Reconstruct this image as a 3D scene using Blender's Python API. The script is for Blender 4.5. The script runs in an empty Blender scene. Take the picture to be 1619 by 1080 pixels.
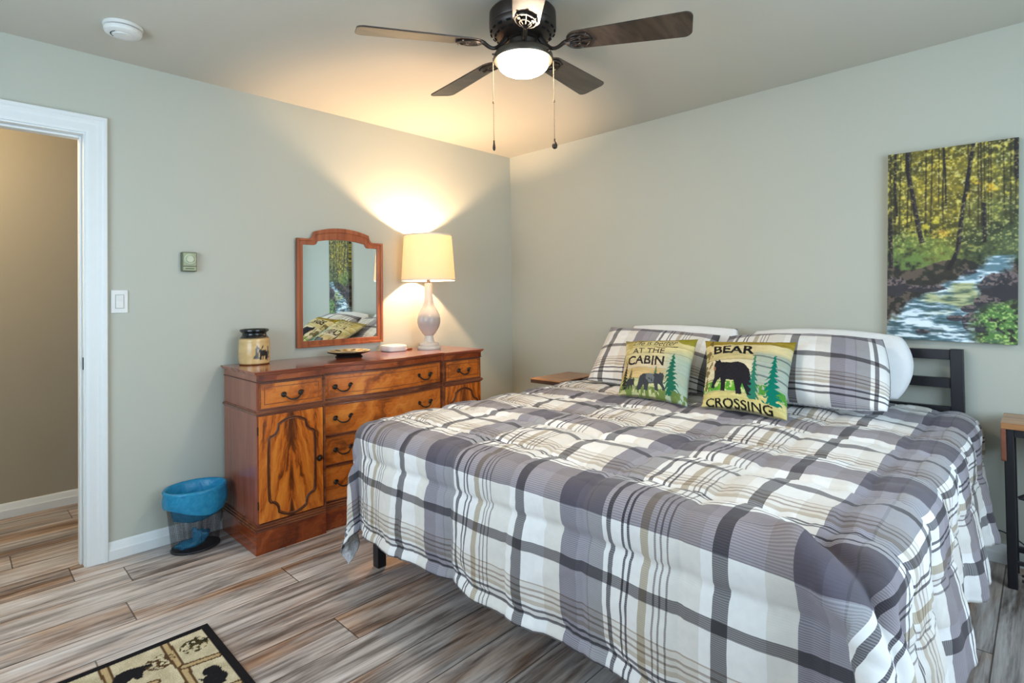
import bpy, math, random
import numpy as np
from mathutils import Vector, Matrix

random.seed(7)
SC = bpy.context.scene
COL = SC.collection
PI = math.pi

# ------------------------------------------------------------------ camera
FPX = 866.41
YAW, PITCH, ROLL = 0.7719, 0.0157, -0.0142
cam_data = bpy.data.cameras.new('camera')
cam = bpy.data.objects.new('camera', cam_data)
COL.objects.link(cam)
cam_data.sensor_fit = 'HORIZONTAL'
cam_data.sensor_width = 36.0
cam_data.lens = FPX / 1619.0 * 36.0
cam_data.shift_x = 0.0
cam_data.shift_y = -(540.0 - 458.24) / 1619.0
cam_data.clip_start = 0.02
_F = Vector((-math.sin(YAW) * math.cos(PITCH), math.cos(YAW) * math.cos(PITCH), math.sin(PITCH)))
_R0 = Vector((math.cos(YAW), math.sin(YAW), 0))
_U0 = _R0.cross(_F)
_R = _R0 * math.cos(ROLL) + _U0 * math.sin(ROLL)
_U = -_R0 * math.sin(ROLL) + _U0 * math.cos(ROLL)
cam.matrix_world = Matrix(((_R.x, _U.x, -_F.x, 3.2667), (_R.y, _U.y, -_F.y, -3.3525), (_R.z, _U.z, -_F.z, 1.2360), (0, 0, 0, 1)))
SC.camera = cam

# ------------------------------------------------------------------ view, sky and light levels
SC.view_settings.view_transform = 'Standard'
SC.view_settings.look = 'None'
SC.view_settings.exposure = 0.36
SC.view_settings.gamma = 1.0
SC.view_settings.use_curve_mapping = False
SC.cycles.max_bounces = 8
SC.cycles.diffuse_bounces = 5
SC.cycles.transparent_max_bounces = 12
SC.cycles.sample_clamp_indirect = 6.0
SC.cycles.use_denoising = True

SKY_STRENGTH = 7.0
SKY_COLOR = (0.66, 0.83, 1.0)
FAN_GLOW = 95.0
LAMP_GLOW = 3700.0
HALL_WATTS = 32.0
WARM = (1.0, 0.64, 0.37)
WARM_FAN = (1.0, 0.80, 0.58)

world = bpy.data.worlds.new('daylight')
SC.world = world
world.use_nodes = True
bg = world.node_tree.nodes['Background']
bg.inputs[0].default_value = (*SKY_COLOR, 1)
bg.inputs[1].default_value = SKY_STRENGTH

# room extents: left wall x=0, back wall y=0, floor z=0
RX, RY, H = 4.35, -4.25, 2.44
WIN_R = (-2.75, -0.75, 0.75, 2.12)     # window in the right wall: y0 y1 z0 z1
WIN_F = (0.75, 2.55, 0.75, 2.12)       # window in the front wall: x0 x1 z0 z1


def portal(name, loc, rot, sx, sy):
    d = bpy.data.lights.new(name, 'AREA')
    d.shape = 'RECTANGLE'
    d.size, d.size_y = sx, sy
    d.cycles.is_portal = True
    o = bpy.data.objects.new(name, d)
    COL.objects.link(o)
    o.location = loc
    o.rotation_euler = rot
    return o


portal('window_portal_right', (RX + 0.13, (WIN_R[0] + WIN_R[1]) / 2, (WIN_R[2] + WIN_R[3]) / 2), (0, PI / 2, 0),
       WIN_R[3] - WIN_R[2], WIN_R[1] - WIN_R[0])
portal('window_portal_front', ((WIN_F[0] + WIN_F[1]) / 2, RY - 0.13, (WIN_F[2] + WIN_F[3]) / 2), (PI / 2, 0, 0),
       WIN_F[1] - WIN_F[0], WIN_F[3] - WIN_F[2])
hl = bpy.data.lights.new('hall_fill_light', 'POINT')  # added warm fill light for the hall, a bare point with no fixture
hl.energy = HALL_WATTS
hl.color = (1.0, 0.78, 0.52)
hl.shadow_soft_size = 0.12
hlo = bpy.data.objects.new('hall_fill_light', hl)
COL.objects.link(hlo)
hlo.location = (-0.62, -3.85, 2.2)


# ------------------------------------------------------------------ node helpers
def srgb(r, g=None, b=None):
    if g is None:
        r, g, b = r
    f = lambda c: c / 12.92 if c <= 0.04045 else ((c + 0.055) / 1.055) ** 2.4
    return (f(r / 255), f(g / 255), f(b / 255))


class G:
    def __init__(self, name, rough=0.6, spec=0.5, metal=0.0):
        self.m = bpy.data.materials.new(name)
        self.m.use_nodes = True
        self.nt = self.m.node_tree
        self.p = self.nt.nodes['Principled BSDF']
        self.out = self.nt.nodes['Material Output']
        self.p.inputs['Roughness'].default_value = rough
        self.p.inputs['Metallic'].default_value = metal
        self.p.inputs['Specular IOR Level'].default_value = spec

    def n(self, t):
        return self.nt.nodes.new(t)

    def link(self, a, b):
        self.nt.links.new(a, b)

    def put(self, sock, v):
        if isinstance(v, bpy.types.NodeSocket):
            self.link(v, sock)
        elif isinstance(v, (tuple, list)) and len(v) == 3 and sock.type == 'RGBA':
            sock.default_value = (*v, 1)
        else:
            sock.default_value = v

    def math(self, op, a, b=0.0, c=None):
        x = self.n('ShaderNodeMath')
        x.operation = op
        self.put(x.inputs[0], a)
        self.put(x.inputs[1], b)
        if c is not None:
            self.put(x.inputs[2], c)
        return x.outputs[0]

    def mix(self, f, a, b, mode='MIX'):
        x = self.n('ShaderNodeMix')
        x.data_type = 'RGBA'
        x.blend_type = mode
        self.put(x.inputs[0], f)
        self.put(x.inputs[6], a)
        self.put(x.inputs[7], b)
        return x.outputs[2]

    def ramp(self, f, stops, interp='LINEAR'):
        x = self.n('ShaderNodeValToRGB')
        cr = x.color_ramp
        cr.interpolation = interp
        while len(cr.elements) < len(stops):
            cr.elements.new(0.5)
        for e, (p, c) in zip(cr.elements, stops):
            e.position = p
        for e, (p, c) in zip(cr.elements, stops):
            e.color = (*c, 1)
        self.put(x.inputs[0], f)
        return x.outputs[0]

    def noise(self, vec, scale=5.0, detail=3.0, rough=0.5, dist=0.0):
        x = self.n('ShaderNodeTexNoise')
        self.put(x.inputs['Vector'], vec)
        x.inputs['Scale'].default_value = scale
        x.inputs['Detail'].default_value = detail
        x.inputs['Roughness'].default_value = rough
        x.inputs['Distortion'].default_value = dist
        return x.outputs[0]

    def white(self, vec):
        x = self.n('ShaderNodeTexWhiteNoise')
        x.noise_dimensions = '3D'
        self.put(x.inputs['Vector'], vec)
        return x.outputs[0]

    def obj(self):
        return self.n('ShaderNodeTexCoord').outputs['Object']

    def attr(self, name):
        x = self.n('ShaderNodeAttribute')
        x.attribute_name = name
        return x

    def sep(self, v):
        x = self.n('ShaderNodeSeparateXYZ')
        self.put(x.inputs[0], v)
        return x.outputs[0], x.outputs[1], x.outputs[2]

    def comb(self, a, b, c):
        x = self.n('ShaderNodeCombineXYZ')
        for i, v in enumerate((a, b, c)):
            self.put(x.inputs[i], v)
        return x.outputs[0]

    def bump(self, h, strength=0.3, dist=0.002):
        x = self.n('ShaderNodeBump')
        x.inputs['Strength'].default_value = strength
        x.inputs['Distance'].default_value = dist
        self.link(h, x.inputs['Height'])
        self.link(x.outputs[0], self.p.inputs['Normal'])

    def color(self, v):
        self.put(self.p.inputs['Base Color'], v)


def plain(name, col, rough=0.6, spec=0.5, metal=0.0, var=0.06, scale=30.0):
    g = G(name, rough, spec, metal)
    f = g.noise(g.obj(), scale, 3.0)
    a = tuple(min(1, c * (1 + var)) for c in col)
    b = tuple(c * (1 - var) for c in col)
    g.color(g.mix(f, b, a))
    return g.m


# ------------------------------------------------------------------ materials
MAT = {}


def wall_mat(name, col, bump=0.12):
    g = G(name, 0.62, 0.25)
    o = g.obj()
    f = g.noise(o, 1.3, 2.0)
    g.color(g.mix(f, tuple(c * 0.97 for c in col), tuple(c * 1.03 for c in col)))
    g.bump(g.noise(o, 260.0, 2.0), bump, 0.001)
    return g.m


MAT['wall'] = wall_mat('wall_paint', (0.480, 0.495, 0.430))
MAT['ceiling'] = wall_mat('ceiling_paint', (0.54, 0.53, 0.46), 0.25)
MAT['hall'] = wall_mat('hall_paint', (0.36, 0.32, 0.25))
MAT['trim'] = plain('white_trim_paint', (0.74, 0.77, 0.77), 0.38, 0.4, var=0.02)
MAT['white_plastic'] = plain('white_plastic', (0.70, 0.71, 0.68), 0.35, var=0.02)
MAT['black_metal'] = plain('black_powder_coated_metal', (0.016, 0.016, 0.020), 0.42, 0.4, var=0.1)
MAT['dark_bronze'] = plain('dark_bronze', (0.035, 0.026, 0.021), 0.38, 0.5, 0.55, var=0.2)
MAT['bronze_brown'] = plain('oil_rubbed_bronze', (0.070, 0.056, 0.038), 0.42, 0.5, 0.3, var=0.15)
MAT['hole'] = plain('dark_recess', (0.01, 0.01, 0.01), 0.9, 0.1)
MAT['strike'] = plain('blackened_steel', (0.03, 0.03, 0.035), 0.35, 0.5, 0.8)
MAT['mattress'] = plain('mattress_ticking', (0.55, 0.55, 0.55), 0.85, 0.2)
MAT['cream'] = plain('cream_ceramic', (0.72, 0.68, 0.58), 0.25, 0.5, var=0.04)
MAT['gray_glaze'] = None

# floor planks
g = G('weathered_plank_floor', 0.36, 0.35)
ox, oy, oz = g.sep(g.obj())
pw, pl = 0.186, 1.22
rx = g.math('DIVIDE', g.math('SUBTRACT', ox, 0.137), pw)
row = g.math('FLOOR', rx)
fx = g.math('FRACT', rx)
rr = g.white(g.comb(row, 3.3, 1.7))
ry = g.math('ADD', g.math('DIVIDE', oy, pl), g.math('MULTIPLY', rr, 7.31))
colm = g.math('FLOOR', ry)
fy = g.math('FRACT', ry)
rnd = g.white(g.comb(row, colm, 0.5))
rnd2 = g.white(g.comb(row, colm, 8.5))
sx_ = g.math('MULTIPLY', ox, 15.0)
vec = g.comb(g.math('ADD', sx_, g.math('MULTIPLY', rnd, 60.0)), g.math('MULTIPLY', oy, 1.35), g.math('MULTIPLY', rnd2, 20.0))
gr1 = g.noise(vec, 1.0, 6.0, 0.62, 0.9)
vec2 = g.comb(g.math('ADD', g.math('MULTIPLY', ox, 75.0), g.math('MULTIPLY', rnd, 40.0)), g.math('MULTIPLY', oy, 4.0), rnd2)
gr2 = g.noise(vec2, 1.0, 5.0, 0.6, 0.3)
vec3 = g.comb(g.math('MULTIPLY', ox, 6.0), g.math('MULTIPLY', oy, 1.1), g.math('MULTIPLY', rnd, 9.0))
gr3 = g.noise(vec3, 1.0, 4.0, 0.55, 0.8)
tone = g.math('ADD', g.math('MULTIPLY', gr1, 0.72), g.math('MULTIPLY', gr2, 0.40))
tone = g.math('ADD', tone, g.math('MULTIPLY', g.math('SUBTRACT', rnd, 0.5), 0.10))
base = g.ramp(tone, [(0.30, srgb(58, 51, 48)), (0.42, srgb(106, 98, 93)), (0.50, srgb(146, 139, 135)),
                     (0.58, srgb(178, 170, 165)), (0.72, srgb(206, 202, 200))])
warm = g.ramp(tone, [(0.30, srgb(52, 36, 26)), (0.45, srgb(112, 84, 66)), (0.60, srgb(168, 140, 118)), (0.75, srgb(198, 178, 156))])
wf = g.ramp(gr3, [(0.46, (0, 0, 0)), (0.66, (1, 1, 1))])
col = g.mix(wf, base, warm)
seam = g.math('MINIMUM', g.math('MINIMUM', fx, g.math('SUBTRACT', 1.0, fx)),
              g.math('MULTIPLY', g.math('MINIMUM', fy, g.math('SUBTRACT', 1.0, fy)), pl / pw))
sm = g.ramp(seam, [(0.0, (0.30, 0.28, 0.26)), (0.010, (0.30, 0.28, 0.26)), (0.016, (1, 1, 1))])
g.color(g.mix(1.0, col, sm, 'MULTIPLY'))
g.put(g.p.inputs['Roughness'], g.math('ADD', 0.30, g.math('MULTIPLY', gr2, 0.22)))
g.bump(g.math('ADD', g.math('MULTIPLY', gr2, 0.6), g.math('MULTIPLY', sm, 0.7)), 0.25, 0.0015)
MAT['floor'] = g.m


# mahogany family
def wood(name, stops, mode, rough=0.28, yc=0.0, spec=0.5, zscale=1.0):
    g = G(name, rough, spec)
    x, y, z = g.sep(g.obj())
    if mode == 'feather':      # crotch figure mirrored about a centre line
        a = g.math('ABSOLUTE', g.math('SUBTRACT', y, yc))
        wob = g.noise(g.comb(g.math('MULTIPLY', y, 9), g.math('MULTIPLY', z, 5), 0.3), 1.0, 4.0, 0.6)
        t = g.math('ADD', g.math('MULTIPLY', z, 5.5), g.math('MULTIPLY', g.math('POWER', a, 0.8), 13.0))
        t = g.math('ADD', t, g.math('MULTIPLY', wob, 1.6))
        v = g.noise(g.comb(t, g.math('MULTIPLY', a, 9.0), 1.0), 1.5, 5.0, 0.62)
        fine = g.noise(g.comb(g.math('MULTIPLY', y, 120), g.math('MULTIPLY', z, 12), 0), 1.0, 3.0)
        spine = g.math('POWER', 2.718, g.math('MULTIPLY', a, -26.0))
        v = g.math('SUBTRACT', g.math('ADD', v, g.math('MULTIPLY', g.math('SUBTRACT', fine, 0.5), 0.12)),
                   g.math('MULTIPLY', spine, g.math('MULTIPLY', wob, 0.46)))
        v = g.math('ADD', v, 0.06)
    elif mode == 'flame':      # sweeping diagonal figure
        wob = g.noise(g.comb(g.math('MULTIPLY', y, 3.2), g.math('MULTIPLY', z, 4.0), 0.7), 1.0, 4.0, 0.6)
        t = g.math('ADD', g.math('MULTIPLY', z, 7.0), g.math('MULTIPLY', y, -5.0))
        t = g.math('ADD', t, g.math('MULTIPLY', wob, 4.5))
        v = g.noise(g.comb(t, g.math('MULTIPLY', y, 2.0), 2.0), 1.0, 5.0, 0.6)
        fine = g.noise(g.comb(g.math('MULTIPLY', y, 10), g.math('MULTIPLY', z, 110), 0), 1.0, 3.0)
        v = g.math('ADD', v, g.math('MULTIPLY', g.math('SUBTRACT', fine, 0.5), 0.14))
    else:                      # straight grain along y (top) or z (sides)
        if mode == 'along_y':
            vec = g.comb(g.math('MULTIPLY', x, 26), g.math('MULTIPLY', y, 1.6), g.math('MULTIPLY', z, 26))
        elif mode == 'along_x':
            vec = g.comb(g.math('MULTIPLY', x, 2.0), g.math('MULTIPLY', y, 26), g.math('MULTIPLY', z, 26))
        else:
            vec = g.comb(g.math('MULTIPLY', x, 24), g.math('MULTIPLY', y, 24), g.math('MULTIPLY', z, 1.5))
        v = g.noise(vec, 1.0, 5.0, 0.6, 0.6)
    g.color(g.ramp(v, stops))
    g.put(g.p.inputs['Coat Weight'], 0.35)
    g.put(g.p.inputs['Coat Roughness'], 0.12)
    return g.m


FL = [(0.28, srgb(84, 38, 14)), (0.40, srgb(142, 72, 22)), (0.50, srgb(192, 102, 32)), (0.66, srgb(216, 136, 56))]
FE = [(0.24, srgb(50, 22, 9)), (0.38, srgb(112, 54, 16)), (0.48, srgb(188, 96, 26)), (0.64, srgb(216, 130, 46))]
RD = [(0.25, srgb(118, 62, 44)), (0.50, srgb(140, 78, 58)), (0.75, srgb(156, 92, 68))]
MD = [(0.32, srgb(72, 34, 22)), (0.5, srgb(116, 64, 40)), (0.68, srgb(146, 88, 56))]
MAT['wood_flame'] = wood('figured_mahogany', FL, 'flame')
MAT['wood_side'] = wood('red_mahogany_side', RD, 'along_z', 0.22)
MAT['wood_top'] = wood('polished_mahogany_top', [(0.32, srgb(104, 46, 28)), (0.50, srgb(140, 70, 46)), (0.68, srgb(164, 92, 62))], 'along_y', 0.16)
MAT['wood_mould'] = wood('mahogany_moulding', MD, 'along_y', 0.3)
MAT['wood_plinth'] = wood('mahogany_plinth', [(0.32, srgb(78, 30, 12)), (0.5, srgb(134, 60, 24)), (0.68, srgb(170, 90, 40))], 'flame', 0.25)
MAT['wood_feather_left'] = wood('crotch_mahogany_left', FE, 'feather', yc=-0.572)
MAT['wood_feather_right'] = wood('crotch_mahogany_right', FE, 'feather', yc=0.592)
MAT['wood_line'] = plain('dark_carved_bead', srgb(74, 36, 16), 0.35)
MAT['wood_mirror'] = wood('mirror_frame_wood', [(0.3, srgb(108, 54, 30)), (0.5, srgb(146, 78, 44)), (0.7, srgb(168, 98, 58))], 'along_z', 0.3)
MAT['wood_blade'] = wood('dark_walnut_blade', [(0.3, srgb(34, 26, 22)), (0.5, srgb(58, 45, 38)), (0.7, srgb(80, 66, 56))], 'along_y', 0.34)
MAT['wood_night'] = wood('honey_brown_wood', [(0.3, srgb(104, 66, 38)), (0.5, srgb(158, 108, 64)), (0.7, srgb(190, 142, 92))], 'along_x', 0.35)
MAT['wood_bark'] = plain('dark_wood_edge', srgb(58, 38, 24), 0.6, var=0.3)

g = G('silvered_glass', 0.015, 0.5, 1.0)
g.color((0.86, 0.90, 0.87))
MAT['mirror'] = g.m


def print_mat(name, rough=0.8, spec=0.2, weave=0.0):
    g = G(name, rough, spec)
    a = g.attr('print')
    g.color(a.outputs['Color'])
    if weave:
        g.bump(g.noise(g.obj(), 700.0, 1.0), weave, 0.001)
    return g.m


MAT['pillow_print'] = print_mat('printed_linen', 0.85, 0.15, 0.3)
MAT['canvas_print'] = print_mat('printed_canvas', 0.7, 0.2, 0.15)
MAT['jar_print'] = print_mat('painted_stoneware', 0.22, 0.5)
MAT['dish_print'] = print_mat('painted_dish', 0.25, 0.5)

g = G('woven_rug_pile', 0.95, 0.1)
a = g.attr('print')
nz = g.noise(g.obj(), 240.0, 2.0)
g.color(g.mix(0.5, a.outputs['Color'], g.ramp(nz, [(0.3, (0.35, 0.35, 0.35)), (0.7, (1, 1, 1))]), 'MULTIPLY'))
g.bump(nz, 0.8, 0.004)
MAT['rug'] = g.m

# lamp shade: thin linen that lets light through
g = G('linen_lamp_shade', 0.9, 0.1)
tr = g.n('ShaderNodeBsdfTranslucent')
tr.inputs[0].default_value = (0.90, 0.80, 0.60, 1)
df = g.n('ShaderNodeBsdfDiffuse')
wv = g.noise(g.comb(*[g.math('MULTIPLY', c, s) for c, s in zip(g.sep(g.obj()), (300, 300, 90))]), 1.0, 2.0)
g.link(g.mix(wv, (0.70, 0.63, 0.50), (0.80, 0.73, 0.60)), df.inputs[0])
mx = g.n('ShaderNodeMixShader')
mx.inputs[0].default_value = 0.42
g.link(df.outputs[0], mx.inputs[1])
g.link(tr.outputs[0], mx.inputs[2])
g.link(mx.outputs[0], g.out.inputs[0])
MAT['shade'] = g.m

# ombre glazed lamp body: cream neck, grey bulb
g = G('cream_to_grey_glaze', 0.18, 0.5)
x, y, z = g.sep(g.obj())
g.color(g.ramp(z, [(0.0, srgb(214, 208, 196)), (0.10, srgb(196, 190, 180)), (0.17, srgb(168, 164, 160)), (0.27, srgb(172, 168, 164)),
                   (0.34, srgb(222, 212, 196)), (1.0, srgb(232, 224, 208))]))
MAT['lamp_body'] = g.m


def glow(name, col, strength):
    g = G(name)
    e = g.n('ShaderNodeEmission')
    e.inputs[0].default_value = (*col, 1)
    e.inputs[1].default_value = strength
    g.link(e.outputs[0], g.out.inputs[0])
    return g.m


MAT['bulb'] = glow('lit_bulb', WARM, LAMP_GLOW)
MAT['bowl'] = glow('lit_frosted_bowl', WARM_FAN, FAN_GLOW)

# window pane
g = G('clear_pane')
t = g.n('ShaderNodeBsdfTransparent')
gl = g.n('ShaderNodeBsdfGlossy')
gl.inputs['Roughness'].default_value = 0.02
mx = g.n('ShaderNodeMixShader')
mx.inputs[0].default_value = 0.06
g.link(t.outputs[0], mx.inputs[1])
g.link(gl.outputs[0], mx.inputs[2])
g.link(mx.outputs[0], g.out.inputs[0])
MAT['pane'] = g.m

# blue plastic liner
g = G('blue_liner_plastic', 0.22, 0.5)
f = g.noise(g.obj(), 28.0, 4.0, 0.6, 1.2)
cb = g.mix(f, srgb(0, 116, 180), srgb(70, 190, 226))
g.color(cb)
tr = g.n('ShaderNodeBsdfTranslucent')
g.link(cb, tr.inputs[0])
mx = g.n('ShaderNodeMixShader')
mx.inputs[0].default_value = 0.35
g.link(g.p.outputs[0], mx.inputs[1])
g.link(tr.outputs[0], mx.inputs[2])
g.link(mx.outputs[0], g.out.inputs[0])
g.bump(f, 0.5, 0.006)
MAT['liner'] = g.m

# wire mesh wall of the basket: real holes by transparency in a fine grid
g = G('black_wire_mesh', 0.4, 0.4)
g.color((0.012, 0.012, 0.014))
a = g.attr('cloth_uv')
ux, uy, uz = g.sep(a.outputs['Vector'])
fx = g.math('FRACT', g.math('MULTIPLY', ux, 190.0))
fy = g.math('FRACT', g.math('MULTIPLY', uy, 190.0))
wire = g.math('MAXIMUM', g.math('LESS_THAN', fx, 0.22), g.math('LESS_THAN', fy, 0.22))
t = g.n('ShaderNodeBsdfTransparent')
mx = g.n('ShaderNodeMixShader')
g.link(wire, mx.inputs[0])
g.link(t.outputs[0], mx.inputs[1])
g.link(g.p.outputs[0], mx.inputs[2])
g.link(mx.outputs[0], g.out.inputs[0])
MAT['mesh'] = g.m

# ---- plaid cloth
PU, PV = 0.650, 0.555
WH = (0.97, 0.97, 0.96)
CR = (0.84, 0.81, 0.76)
U_ST = [(0.0, (0.17, 0.165, 0.175)), (0.018, WH), (0.100, CR), (0.165, (0.245, 0.228, 0.275)), (0.225, (0.32, 0.305, 0.36)),
        (0.262, (0.24, 0.235, 0.26)), (0.268, (0.33, 0.325, 0.35)), (0.318, WH), (0.333, (0.14, 0.135, 0.15)), (0.348, WH), (0.381, (0.10, 0.095, 0.115)),
        (0.389, WH), (0.400, (0.10, 0.095, 0.115)), (0.408, (0.92, 0.91, 0.90)), (0.440, (0.50, 0.43, 0.32)), (0.463, (0.86, 0.84, 0.80)),
        (0.478, (0.30, 0.27, 0.26)), (0.483, (0.86, 0.84, 0.80)), (0.495, (0.30, 0.27, 0.26)), (0.500, (0.86, 0.84, 0.80)),
        (0.512, (0.30, 0.27, 0.26)), (0.517, CR), (0.600, WH), (0.632, (0.17, 0.165, 0.175))]
V_ST = [(0.0, (0.245, 0.215, 0.25)), (0.060, (0.295, 0.265, 0.305)), (0.125, WH), (0.270, (0.19, 0.18, 0.19)), (0.300, (0.93, 0.92, 0.90)),
        (0.385, (0.55, 0.47, 0.40)), (0.390, CR), (0.404, (0.45, 0.38, 0.33)), (0.410, CR), (0.422, (0.42, 0.35, 0.30)), (0.428, CR),
        (0.440, (0.62, 0.55, 0.46)), (0.453, WH), (0.463, (0.14, 0.13, 0.15)), (0.471, WH), (0.489, (0.12, 0.115, 0.13)), (0.497, WH),
        (0.530, (0.12, 0.115, 0.13)), (0.536, WH), (0.549, (0.245, 0.215, 0.25))]


def plaid(name, u0, v0):
    g = G(name, 0.82, 0.2)
    a = g.attr('cloth_uv')
    u, v, w = g.sep(a.outputs['Vector'])
    fu = g.math('FRACT', g.math('DIVIDE', g.math('SUBTRACT', u, u0), PU))
    fv = g.math('FRACT', g.math('DIVIDE', g.math('SUBTRACT', v, v0), PV))
    cu = g.ramp(fu, [(p / PU, c) for p, c in U_ST], 'CONSTANT')
    cv = g.ramp(fv, [(p / PV, c) for p, c in V_ST], 'CONSTANT')
    # twill: alternating rows carry more of one yarn than of the other
    row = g.math('LESS_THAN', g.math('FRACT', g.math('DIVIDE', v, 0.0048)), 0.5)
    mul = g.mix(1.0, cu, cv, 'MULTIPLY')
    rowa = g.mix(0.17, mul, cu)
    rowb = g.mix(0.17, mul, cv)
    c = g.mix(row, rowa, rowb)
    c = g.mix(1.0, c, (0.86, 0.86, 0.87), 'MULTIPLY')
    n = g.noise(a.outputs['Vector'], 55.0, 3.0)
    c = g.mix(0.10, c, g.ramp(n, [(0.3, (0.5, 0.5, 0.5)), (0.7, (1, 1, 1))]), 'MULTIPLY')
    g.color(c)
    g.put(g.p.inputs['Sheen Weight'], 0.15)
    return g.m


MAT['plaid'] = plaid('plaid_comforter_cloth', 1.405, 0.855)
MAT['plaid_left'] = plaid('plaid_sham_cloth_left', 0.10, -0.062)
MAT['plaid_right'] = plaid('plaid_sham_cloth_right', -0.26, -0.062)
g = G('printed_reverse_cloth', 0.85, 0.2)
a = g.attr('cloth_uv')
f = g.noise(a.outputs['Vector'], 38.0, 2.0, 0.5, 2.5)
g.color(g.ramp(f, [(0.44, (0.74, 0.75, 0.78)), (0.49, (0.30, 0.32, 0.38)), (0.53, (0.74, 0.75, 0.78))]))
MAT['reverse'] = g.m
MAT['white_cloth'] = plain('white_cotton', (0.78, 0.79, 0.80), 0.85, 0.2, var=0.03, scale=60)


# ------------------------------------------------------------------ mesh helpers
class MB:
    def __init__(self):
        self.v, self.f, self.mi = [], [], []

    def add(self, vs, fs, mi=0):
        o = len(self.v)
        self.v += [tuple(p) for p in vs]
        self.f += [tuple(i + o for i in q) for q in fs]
        self.mi += [mi] * len(fs)
        return self

    def box(self, x0, x1, y0, y1, z0, z1, mi=0):
        vs = [(x, y, z) for z in (z0, z1) for y in (y0, y1) for x in (x0, x1)]
        return self.add(vs, [(0, 2, 3, 1), (4, 5, 7, 6), (0, 1, 5, 4), (2, 6, 7, 3), (0, 4, 6, 2), (1, 3, 7, 5)], mi)

    def tube(self, path, r, n=8, mi=0, closed=False, caps=True):
        path = [Vector(p) for p in path]
        m = len(path)
        rs = r if isinstance(r, (list, tuple)) else [r] * m
        vs, prev = [], None
        for i in range(m):
            if closed:
                t = path[(i + 1) % m] - path[i - 1]
            else:
                t = path[min(i + 1, m - 1)] - path[max(i - 1, 0)]
            t.normalize()
            if prev is None:
                a = Vector((0, 0, 1)) if abs(t.z) < 0.9 else Vector((1, 0, 0))
                nrm = t.cross(a).normalized()
            else:
                nrm = (prev - t * prev.dot(t)).normalized()
            prev = nrm
            b = t.cross(nrm)
            for k in range(n):
                an = 2 * PI * k / n
                vs.append(path[i] + (nrm * math.cos(an) + b * math.sin(an)) * rs[i])
        fs = []
        for i in range(m if closed else m - 1):
            j = (i + 1) % m
            for k in range(n):
                fs.append((i * n + k, i * n + (k + 1) % n, j * n + (k + 1) % n, j * n + k))
        if caps and not closed:
            fs.append(tuple(reversed(range(n))))
            fs.append(tuple((m - 1) * n + k for k in range(n)))
        return self.add(vs, fs, mi)

    def lathe(self, prof, c=(0, 0, 0), n=32, mi=0, sx=1.0, sy=1.0, cap=True):
        vs, fs = [], []
        m = len(prof)
        for (r, z) in prof:
            for k in range(n):
                an = 2 * PI * k / n
                vs.append((c[0] + r * sx * math.cos(an), c[1] + r * sy * math.sin(an), c[2] + z))
        for i in range(m - 1):
            for k in range(n):
                fs.append((i * n + k, i * n + (k + 1) % n, (i + 1) * n + (k + 1) % n, (i + 1) * n + k))
        if cap:
            if prof[0][0] > 1e-5:
                fs.append(tuple(reversed(range(n))))
            if prof[-1][0] > 1e-5:
                fs.append(tuple((m - 1) * n + k for k in range(n)))
        return self.add(vs, fs, mi)

    def prism(self, poly, fn, d0, d1, mi=0):
        """poly: 2-D outline; fn(a, b, d) -> 3-D point; extruded from d0 to d1."""
        n = len(poly)
        vs = [fn(a, b, d0) for a, b in poly] + [fn(a, b, d1) for a, b in poly]
        fs = [tuple(range(n)), tuple(reversed(range(n, 2 * n)))]
        fs += [(i, i + n, (i + 1) % n + n, (i + 1) % n) for i in range(n)]
        return self.add(vs, fs, mi)

    def ring(self, outer, inner, fn, d0, d1, mi=0):
        """closed band between two outlines with the same number of points."""
        n = len(outer)
        vs = [fn(a, b, d) for d in (d0, d1) for poly in (outer, inner) for a, b in poly]
        fs = []
        for i in range(n):
            j = (i + 1) % n
            fs += [(i, j, n + j, n + i), (2 * n + i, 3 * n + i, 3 * n + j, 2 * n + j),
                   (i, 2 * n + i, 2 * n + j, j), (n + i, n + j, 3 * n + j, 3 * n + i)]
        return self.add(vs, fs, mi)

    def build(self, name, mats, parent=None, smooth=False, bevel=0.0, seg=2, subsurf=0, solid=0.0, angle=35):
        mats = mats if isinstance(mats, (list, tuple)) else [mats]
        off = parent['_loc'] if parent is not None else (0, 0, 0)
        vs = [(x - off[0], y - off[1], z - off[2]) for x, y, z in self.v]
        me = bpy.data.meshes.new(name)
        me.from_pydata(vs, [], self.f)
        me.polygons.foreach_set('material_index', self.mi)
        for m in mats:
            me.materials.append(m)
        import bmesh
        bm = bmesh.new()
        bm.from_mesh(me)
        bmesh.ops.recalc_face_normals(bm, faces=bm.faces)
        bm.to_mesh(me)
        bm.free()
        if smooth:
            me.polygons.foreach_set('use_smooth', [True] * len(me.polygons))
            if smooth == 'auto':
                me.set_sharp_from_angle(angle=math.radians(angle))
        o = bpy.data.objects.new(name, me)
        COL.objects.link(o)
        if parent is not None:
            o.parent = parent
            o['_loc'] = off
        else:
            o['_loc'] = (0, 0, 0)
        if bevel:
            b = o.modifiers.new('edge', 'BEVEL')
            b.width = bevel
            b.segments = seg
            b.limit_method = 'ANGLE'
            b.angle_limit = math.radians(40)
        if solid:
            s = o.modifiers.new('skin', 'SOLIDIFY')
            s.thickness = solid
            s.offset = 0
        if subsurf:
            s = o.modifiers.new('smooth', 'SUBSURF')
            s.levels = s.render_levels = subsurf
        return o


def thing(name, loc, label, cat, group=None):
    o = bpy.data.objects.new(name, None)
    o.empty_display_size = 0.1
    COL.objects.link(o)
    o.location = loc
    o['_loc'] = tuple(loc)
    o['label'] = label
    o['category'] = cat
    if group:
        o['group'] = group
    return o


def tag(o, label, cat, group=None):
    o['label'] = label
    o['category'] = cat
    if group:
        o['group'] = group
    return o


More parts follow.
